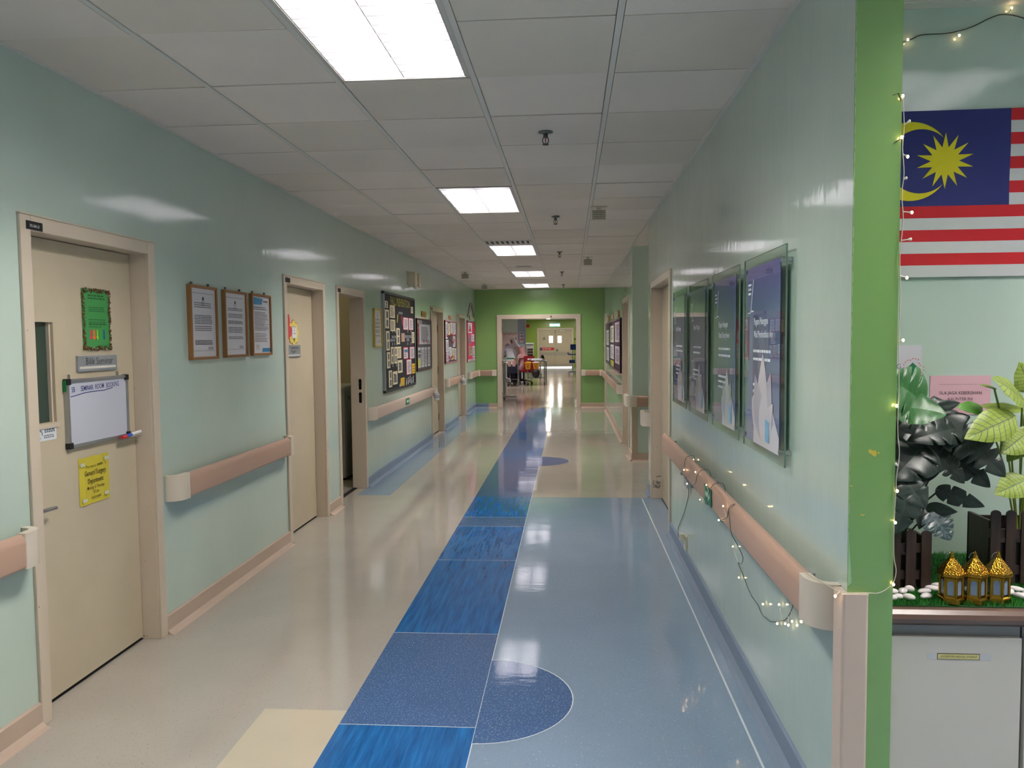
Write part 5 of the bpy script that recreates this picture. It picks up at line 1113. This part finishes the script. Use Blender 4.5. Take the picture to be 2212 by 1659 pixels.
t = thing('storage_box', 'pale green clear storage box on the lower shelf of the bin trolley', 'box', (-1.36, 26.1, .254)); b = MB(); b.box(0, .4, 0, .42, 0, .12); b.build('box', M((176, 190, 172), .3), t, bevel=.01); b = MB(); b.box(-.01, .41, -.01, .43, .12, .135); b.build('lid', M((140, 168, 158), .4), t)
t = thing('waste_bag', 'black bag hanging under the right yellow bin', 'bag', (-1.14, 25.86, .25)); b = MB(); b.lathe([(.03, 0.012), (.11, .07), (.13, .2), (.11, .28), (.06, .3)], seg=12, sy=.7); b.build('bag', M((24, 22, 22), .5), t)
for k, (x, lab) in enumerate(((-1.98, 'left pink cup-shaped container hung on the trolley'), (-1.84, 'right pink cup-shaped container hung on the trolley'))):
    t = thing('pink_container', lab, 'container', (x, 25.40, .67), 0, 'pink containers'); b = MB(); b.lathe([(.05, 0), (.062, .17), (.066, .175), (.058, .172), (.047, .01)], seg=14); b.build('body', M((226, 186, 192), .4), t); b = MB(); b.box(-.02, .02, .05, .10, .12, .16); b.build('hook', STEEL, t)
b = MB(); b.box(-.12, .12, -.1, .1, 0, .05); tag(b.build('instrument_box', M((60, 140, 124), .4), loc=(-1.98, 25.75, .90), bevel=.006), 'teal box stacked on white boxes on the left trolley', 'box')
b = MB(); b.box(-.13, .13, -.11, .11, 0, .165); tag(b.build('glove_box', M((214, 206, 204), .5), loc=(-1.98, 25.75, .733), bevel=.004), 'white box under the teal box on the left trolley', 'box')
b = MB(); b.box(-.07, .07, -.1, .1, 0, .2); tag(b.build('cardboard_box', M((146, 116, 88), .7), loc=(-1.81, 25.75, .733), bevel=.003), 'brown cardboard box on the left trolley beside the teal box', 'box')
t = thing('medical_cart', 'tall white medical cart just behind the left door jamb', 'cart', (-2.1, 20.0, 0)); b = MB(); b.box(0, .43, 0, .5, .14, .92); b.build('body', M((206, 210, 212), .4), t, bevel=.01)
b = MB(); b.box(-.02, .45, -.02, .52, .92, .96); b.build('top', M((220, 222, 224), .35), t, bevel=.01)
for k in range(4): b = MB(); b.box(.02, .41, -.012, 0, .18 + k * .185, .34 + k * .185); b.build('drawer', M((198, 204, 206), .4), t, bevel=.004)
b = MB(); b.prism([(.43, .56), (.53, .52), (.55, .44), (.43, .44)], 'y', .1, .3); b.build('side_bin', M((216, 218, 226), .4), t)
for x, y in ((.05, .05), (.38, .05), (.05, .45), (.38, .45)): b = MB(); castor(b, x, y, .05); b.build('castor', M((30, 30, 32), .5), t)
b = MB(); b.tube([(.2, .0, .075), (.5, -.02, .075), (.66, -.02, .08), (.72, -.02, .09)], [.03, .03, .04, .02], 8); b.box(.02, .42, .02, .48, .10, .14); b.build('base_foot', M((224, 222, 224), .35), t)
b = MB(); b.ball((.28, .2, .996), .16, .14, .035, 12); tag(b.build('folded_cloth', M((226, 226, 228), .8), loc=(-2.1, 20.0, 0)), 'white cloth bundled on top of the white medical cart', 'cloth')

def office_chair(label, x, y, rz, fab, bh):
    t = thing('office_chair', label, 'chair', (x, y, 0), rz); b = MB(); b.box(-.25, .25, -.25, .25, .42, .5); b.build('seat', fab, t, bevel=.03)
    b = MB(); b.prism([(-.22, .40), (.22, .40), (.235, .6), (.23, bh), (-.23, bh), (-.235, .6)], 'y', -.30, -.24); b.build('backrest', fab, t, bevel=.02)
    b = MB(); b.cyl((0, 0, .12), (0, 0, .42), .028, 10); b.build('gas_column', BLACK, t)
    for k in range(5):
        a = 2 * PI * k / 5 + .3; b = MB(); b.tube([(0, 0, .13), (.28 * math.cos(a), .28 * math.sin(a), .085)], [.03, .018], 8); ba = b.build('base_arm', BLACK, t); b = MB(); b.cyl((.29 * math.cos(a) - .02, .29 * math.sin(a), .032), (.29 * math.cos(a) + .02, .29 * math.sin(a), .032), .032, 10); b.build('castor', BLACK, ba)
    return t
REDF = M((150, 20, 34), .7); NAVY = M((24, 28, 52), .8)
office_chair('red high-backed office chair with a black star base', -1.62, 27.05, .85, REDF, .98)
office_chair('navy office chair half hidden behind the pink containers', -1.98, 26.45, -.1, NAVY, .78)
t = thing('desk', 'pale nurses desk behind the seated staff', 'desk', (-3.2, 27.75, 0)); b = MB(); b.box(0, 1.0, 0, .65, .72, .76); b.build('desktop', M((206, 196, 184), .4), t, bevel=.005)
for x in (0, .96): b = MB(); b.box(x, x + .04, .03, .67, 0, .72); b.build('side_panel', M((190, 182, 172), .4), t)
t = thing('desk', 'low printer desk by the far lime wall', 'desk', (-1.75, 29.7, 0)); b = MB(); b.box(0, .62, 0, .6, .72, .76); b.build('desktop', M((206, 200, 192), .4), t, bevel=.005)
for x in (0, .58): b = MB(); b.box(x, x + .04, .03, .57, 0, .72); b.build('side_panel', M((196, 190, 182), .4), t)
t = thing('printer', 'tall pale printer with three dark trays on a desk', 'printer', (-1.68, 29.85, .76)); b = MB(); b.box(0, .27, 0, .35, 0, .50); b.build('body', M((196, 194, 186), .45), t, bevel=.01)
b = MB(); b.box(-.01, .27, .02, .33, .50, .64); b.box(-.02, .28, 0, .35, .62, .65); b.build('top_unit', M((206, 214, 212), .4), t, bevel=.01)
for k in range(3): b = MB(); b.box(.05, .26, -.006, 0, .16 + k * .105, .225 + k * .105); b.build('tray_slot', M((58, 50, 48), .5), t)
t = thing('laptop', 'open black laptop seen from the side behind the trolley', 'laptop', (-1.40, 28.2, .77)); b = MB(); b.prism([(0, 0), (.3, 0), (.42, .22), (.40, .23), (.27, .02), (0, .02)], 'y', 0, .3); b.build('body', M((84, 82, 88), .4), t)
b = MB(); b.prism([(.30, .02), (.5, .02), (.44, .18), (.40, .21), (.36, .18)], 'y', .02, .2); tag(b.build('black_bag', M((26, 26, 26), .7), loc=(-1.42, 28.6, .77)), 'black peaked bag standing behind the laptop', 'bag')
t = thing('side_table', 'low table carrying the laptop beside the printer desk', 'table', (-1.45, 28.15, 0)); b = MB(); b.box(0, .6, 0, .72, .74, .77); b.build('tabletop', M((196, 190, 184), .4), t)
for x, y in ((.03, .03), (.57, .03), (.03, .69), (.57, .69)): b = MB(); b.cyl((x, y, 0), (x, y, .74), .015, 8); b.build('leg', STEEL, t)
BLUE = M((30, 74, 150), .4)
t = thing('monitor_stand', 'blue vital-signs monitor stand on wheels at the right of the doorway', 'medical stand', (.12, 33.9, 0)); b = MB(); b.cyl((0, 0, .1), (0, 0, 1.1), .018, 10); b.build('pole', M((120, 140, 130), .35, .6), t)
b = MB(); b.box(-.10, .16, -.06, .06, 1.08, 1.32); b.build('monitor', BLUE, t, bevel=.02); b = MB(); b.box(-.20, .18, -.14, .14, .86, .90); b.box(-.23, -.17, -.10, .10, .90, .96); b.build('tray', BLUE, t, bevel=.01); b = MB(); b.box(-.15, .1, -.12, .1, .5, .64); b.build('basket', BLUE, t, bevel=.01)
b = MB(); b.tube([(-.12, 0, .88), (-.02, -.03, .7), (.02, -.05, .62)], .006, 6); b.tube([(.1, -.05, 1.1), (.14, -.08, .8), (.05, -.06, .62)], .006, 6); b.build('cable', M((120, 130, 90), .5), t)
for k in range(5):
    a = 2 * PI * k / 5 + .2; b = MB(); b.tube([(0, 0, .12), (.2 * math.cos(a), .2 * math.sin(a), .11)], [.02, .015], 8); castor(b, .21 * math.cos(a), .21 * math.sin(a), .035); b.build('base_arm', M((40, 56, 84), .4), t)

# people: one continuous skinned body each, painted by region, with a headscarf and small facial parts
SKIN = M((150, 104, 84), .55); SKIN2 = M((196, 150, 128), .55)
def person(label, J, rz, loc, top, trousers, scarf, skin, hand_z=None, face=True):
    """J: joint name -> (x, y, z), facing -y in local space"""
    t = thing('person', label, 'person', loc, rz)
    V = []; E = []; Rr = []; idx = {}
    def add(n, p, r, par=None):
        idx[n] = len(V); V.append(p); Rr.append(r)
        if par: E.append((idx[par], idx[n]))
    mid = lambda a, b, u=.5: tuple(Vector(a).lerp(Vector(b), u))
    add('pelvis', J['pelvis'], (.17, .13)); add('waist', mid(J['pelvis'], J['chest'], .45), (.135, .105), 'pelvis'); add('chest', J['chest'], (.165, .115), 'waist'); add('neckb', mid(J['chest'], J['neck'], .72), (.10, .08), 'chest'); add('neck', J['neck'], .05, 'neckb')
    add('jaw', mid(J['neck'], J['head'], .45), (.06, .065), 'neck'); add('head', J['head'], (.078, .092), 'jaw'); add('crown', tuple(Vector(J['head']) + (Vector(J['head']) - Vector(J['neck'])).normalized() * .075), (.06, .07), 'head')
    for s in 'LR':
        add('sh' + s, J['sh' + s], .065, 'neckb'); add('el' + s, J['el' + s], .046, 'sh' + s); add('wr' + s, J['wr' + s], .028, 'el' + s)
        d = (Vector(J['wr' + s]) - Vector(J['el' + s])).normalized(); q = Vector(J['wr' + s]); sd = d.cross(Vector((0, 0, 1)));
        sd = sd.normalized() if sd.length > .1 else Vector((1, 0, 0))
        add('pa' + s, tuple(q + d * .06), (.034, .016), 'wr' + s)
        for k in range(4):
            o = (k - 1.5) * .018; ln = (.062, .072, .068, .052)[k]; add('f%d%s' % (k, s), tuple(q + d * .095 + sd * o), .009, 'pa' + s); add('g%d%s' % (k, s), tuple(q + d * (.095 + ln * .8) + sd * o * 1.1 + Vector((0, 0, -.02))), .008, 'f%d%s' % (k, s))
        add('t%s' % s, tuple(q + d * .05 + sd * (.045 if s == 'L' else -.045)), .010, 'wr' + s); add('u%s' % s, tuple(q + d * .085 + sd * (.05 if s == 'L' else -.05)), .009, 't' + s)
        add('hp' + s, J['hp' + s], .11, 'pelvis'); add('kn' + s, J['kn' + s], .068, 'hp' + s); add('an' + s, J['an' + s], .042, 'kn' + s); a = Vector(J['an' + s]); add('to' + s, tuple(a + Vector((0, -.15, -.035))), (.04, .03), 'an' + s)
    me = bpy.data.meshes.new('body'); me.from_pydata(V, E, []); o = bpy.data.objects.new('body', me); C.objects.link(o)
    sk = o.modifiers.new('skin', 'SKIN'); sk.use_smooth_shade = True
    for k, r in enumerate(Rr):
        sv = me.skin_vertices[0].data[k]; sv.radius = r if isinstance(r, tuple) else (r, r); sv.use_root = (k == 0)
    sb = o.modifiers.new('smooth', 'SUBSURF'); sb.levels = 1; sb.render_levels = 1
    dg = bpy.context.evaluated_depsgraph_get(); me2 = bpy.data.meshes.new_from_object(o.evaluated_get(dg)); bpy.data.objects.remove(o)
    for x in (top, trousers, skin, BLACK): me2.materials.append(x)
    pts = {n: Vector(V[i]) for n, i in idx.items()}
    reg = {}
    for n in pts: reg[n] = 2 if n[0] in 'fgtu' and n not in ('toL', 'toR') or n in ('neck', 'jaw', 'head', 'crown', 'paL', 'paR', 'wrL', 'wrR') else 3 if n[:2] == 'to' else 1 if n[:2] in ('kn', 'an') else 0
    for p in me2.polygons: p.material_index = reg[min(pts, key=lambda n: (pts[n] - p.center).length)]; p.use_smooth = True
    ob = bpy.data.objects.new('body', me2); C.objects.link(ob); ob.parent = t
    Hh = Vector(J['head']); nk = Vector(J['neck']); up = (Hh - nk).normalized(); fw = Vector(J.get('look', (0, -1, 0))).normalized(); fw = (fw - up * fw.dot(up)).normalized(); rt = fw.cross(up)
    B = Matrix((rt, fw, up)).transposed()
    def W3(x, y, z): return Hh + B @ Vector((x, y, z))
    b = MB(); rings = []; n = 20      # headscarf: shell round the head, open at the face, falling over the shoulders
    for z, rx, ry, open_ in ((.125, .02, .02, 0), (.11, .065, .07, 0), (.06, .098, .11, .0), (.0, .106, .118, .55), (-.06, .102, .112, .62), (-.11, .10, .108, .45), (-.16, .125, .12, 0), (-.24, .19, .15, 0), (-.30, .215, .165, 0)):
        r = []
        for k in range(n):
            a = 2 * PI * k / n; x, y = math.cos(a), math.sin(a); f = 1 - .32 * open_ * max(0, y) ** 3
            r.append(W3(rx * x, ry * y * f - .01, z))
        rings.append(r)
    b.loft(rings, 0, True, True); b.build('headscarf', scarf, t)
    if face:
        b = MB(); fr = []
        for z, rx, ry in ((.062, .035, .098), (.045, .055, .104), (.0, .062, .112), (-.045, .052, .110), (-.085, .034, .102), (-.10, .012, .09)): fr.append([W3(rx * math.sin(a), ry * math.cos(a) + (.012 if abs(z) < .02 and abs(a) < .2 else 0), z) for a in [(-.9 + 1.8 * k / 8) for k in range(9)]] + [W3(0, .03, z)])
        b.loft(fr, 0, True); b.build('face', skin, t)
        b = MB(); b.loft([[W3(.012 * x, .105, .012 * 0 + z) if y < 0 else W3(.006 * x, .105 + d, z) for x, y in ((-1, -1), (1, -1), (1, 1), (-1, 1))] for z, d in ((.02, .012), (-.02, .03), (-.03, .012))]); b.build('nose', skin, t)
        b = MB()
        for s in (-1, 1): b.ball(W3(s * .028, .104, .018), .012, .012, .008, 8)
        b.build('eyes', M((40, 30, 28), .3), t); b = MB(); b.ball(W3(0, .112, -.055), .022, .012, .008, 8); b.build('mouth', M((120, 62, 58), .5), t)
    return t
def bent(lean, hz=.92):
    c = math.cos(lean); s = math.sin(lean); P = lambda l, dx=0., dy=0.: (dx, -s * l + dy, hz + c * l)
    return dict(pelvis=(0, 0, hz), chest=P(.34), neck=P(.52, 0, -.03), head=P(.66, 0, -.09), shL=P(.45, .19), shR=P(.45, -.19), elL=(.24, -s * .45 - .05, hz + c * .45 - .27), elR=(-.24, -s * .45 - .05, hz + c * .45 - .27), wrL=(.18, -s * .45 - .27, hz + c * .45 - .36), wrR=(-.18, -s * .45 - .27, hz + c * .45 - .36), hpL=(.09, .0, hz - .06), hpR=(-.09, .0, hz - .06), knL=(.10, -.02, .48), knR=(-.10, -.02, .48), anL=(.10, .03, .07), anR=(-.10, .03, .07))
def seated(lean=.15):
    hz = .56; c = math.cos(lean); s = math.sin(lean); P = lambda l, dx=0., dy=0.: (dx, -s * l + dy, hz + c * l)
    return dict(pelvis=(0, 0, hz), chest=P(.33), neck=P(.49, 0, -.01), head=P(.62, 0, -.04), shL=P(.42, .18), shR=P(.42, -.18), elL=(.23, -.12, .72), elR=(-.23, -.12, .72), wrL=(.16, -.36, .80), wrR=(-.16, -.36, .80), hpL=(.09, -.03, hz - .02), hpR=(-.09, -.03, hz - .02), knL=(.11, -.45, .52), knR=(-.11, -.45, .52), anL=(.11, -.42, .08), anR=(-.11, -.42, .08))
WU = M((226, 228, 244), .75); NV = M((30, 32, 56), .8); LAV = M((204, 196, 214), .8); ROSE = M((206, 150, 152), .8); MAUVE = M((206, 180, 178), .8)
person('person in a white uniform bending over the desk with back to us', bent(.98), PI + .25, (-2.07, 27.15, 0), WU, NV, LAV, SKIN2, face=False)
J = bent(.42); q_ = Vector(J['neck']); J['head'] = tuple(q_ + Vector((0, -.055, .13))); J['look'] = (.25, -.9, -.2)
person('person in a white headscarf and uniform leaning, face turned towards us', J, -.65, (-1.96, 29.0, 0), WU, NV, M((214, 208, 220), .8), SKIN)
J = seated(.1); J['look'] = (-.7, -.5, -.3)
person('seated person in a pale mauve patterned headscarf and rose top, beside the red chair', J, -.2, (-1.90, 28.05, 0), M((212, 158, 158), .8), NV, MAUVE, SKIN2)
person('person in a rose headscarf seated on the red chair with back to us', seated(.05), PI + .85, (-1.63, 27.07, 0), M((220, 176, 186), .75), NV, ROSE, SKIN2, face=False)
office_chair('dark office chair under the person with the mauve headscarf', -1.90, 28.07, PI - .2, BLACK, .7)
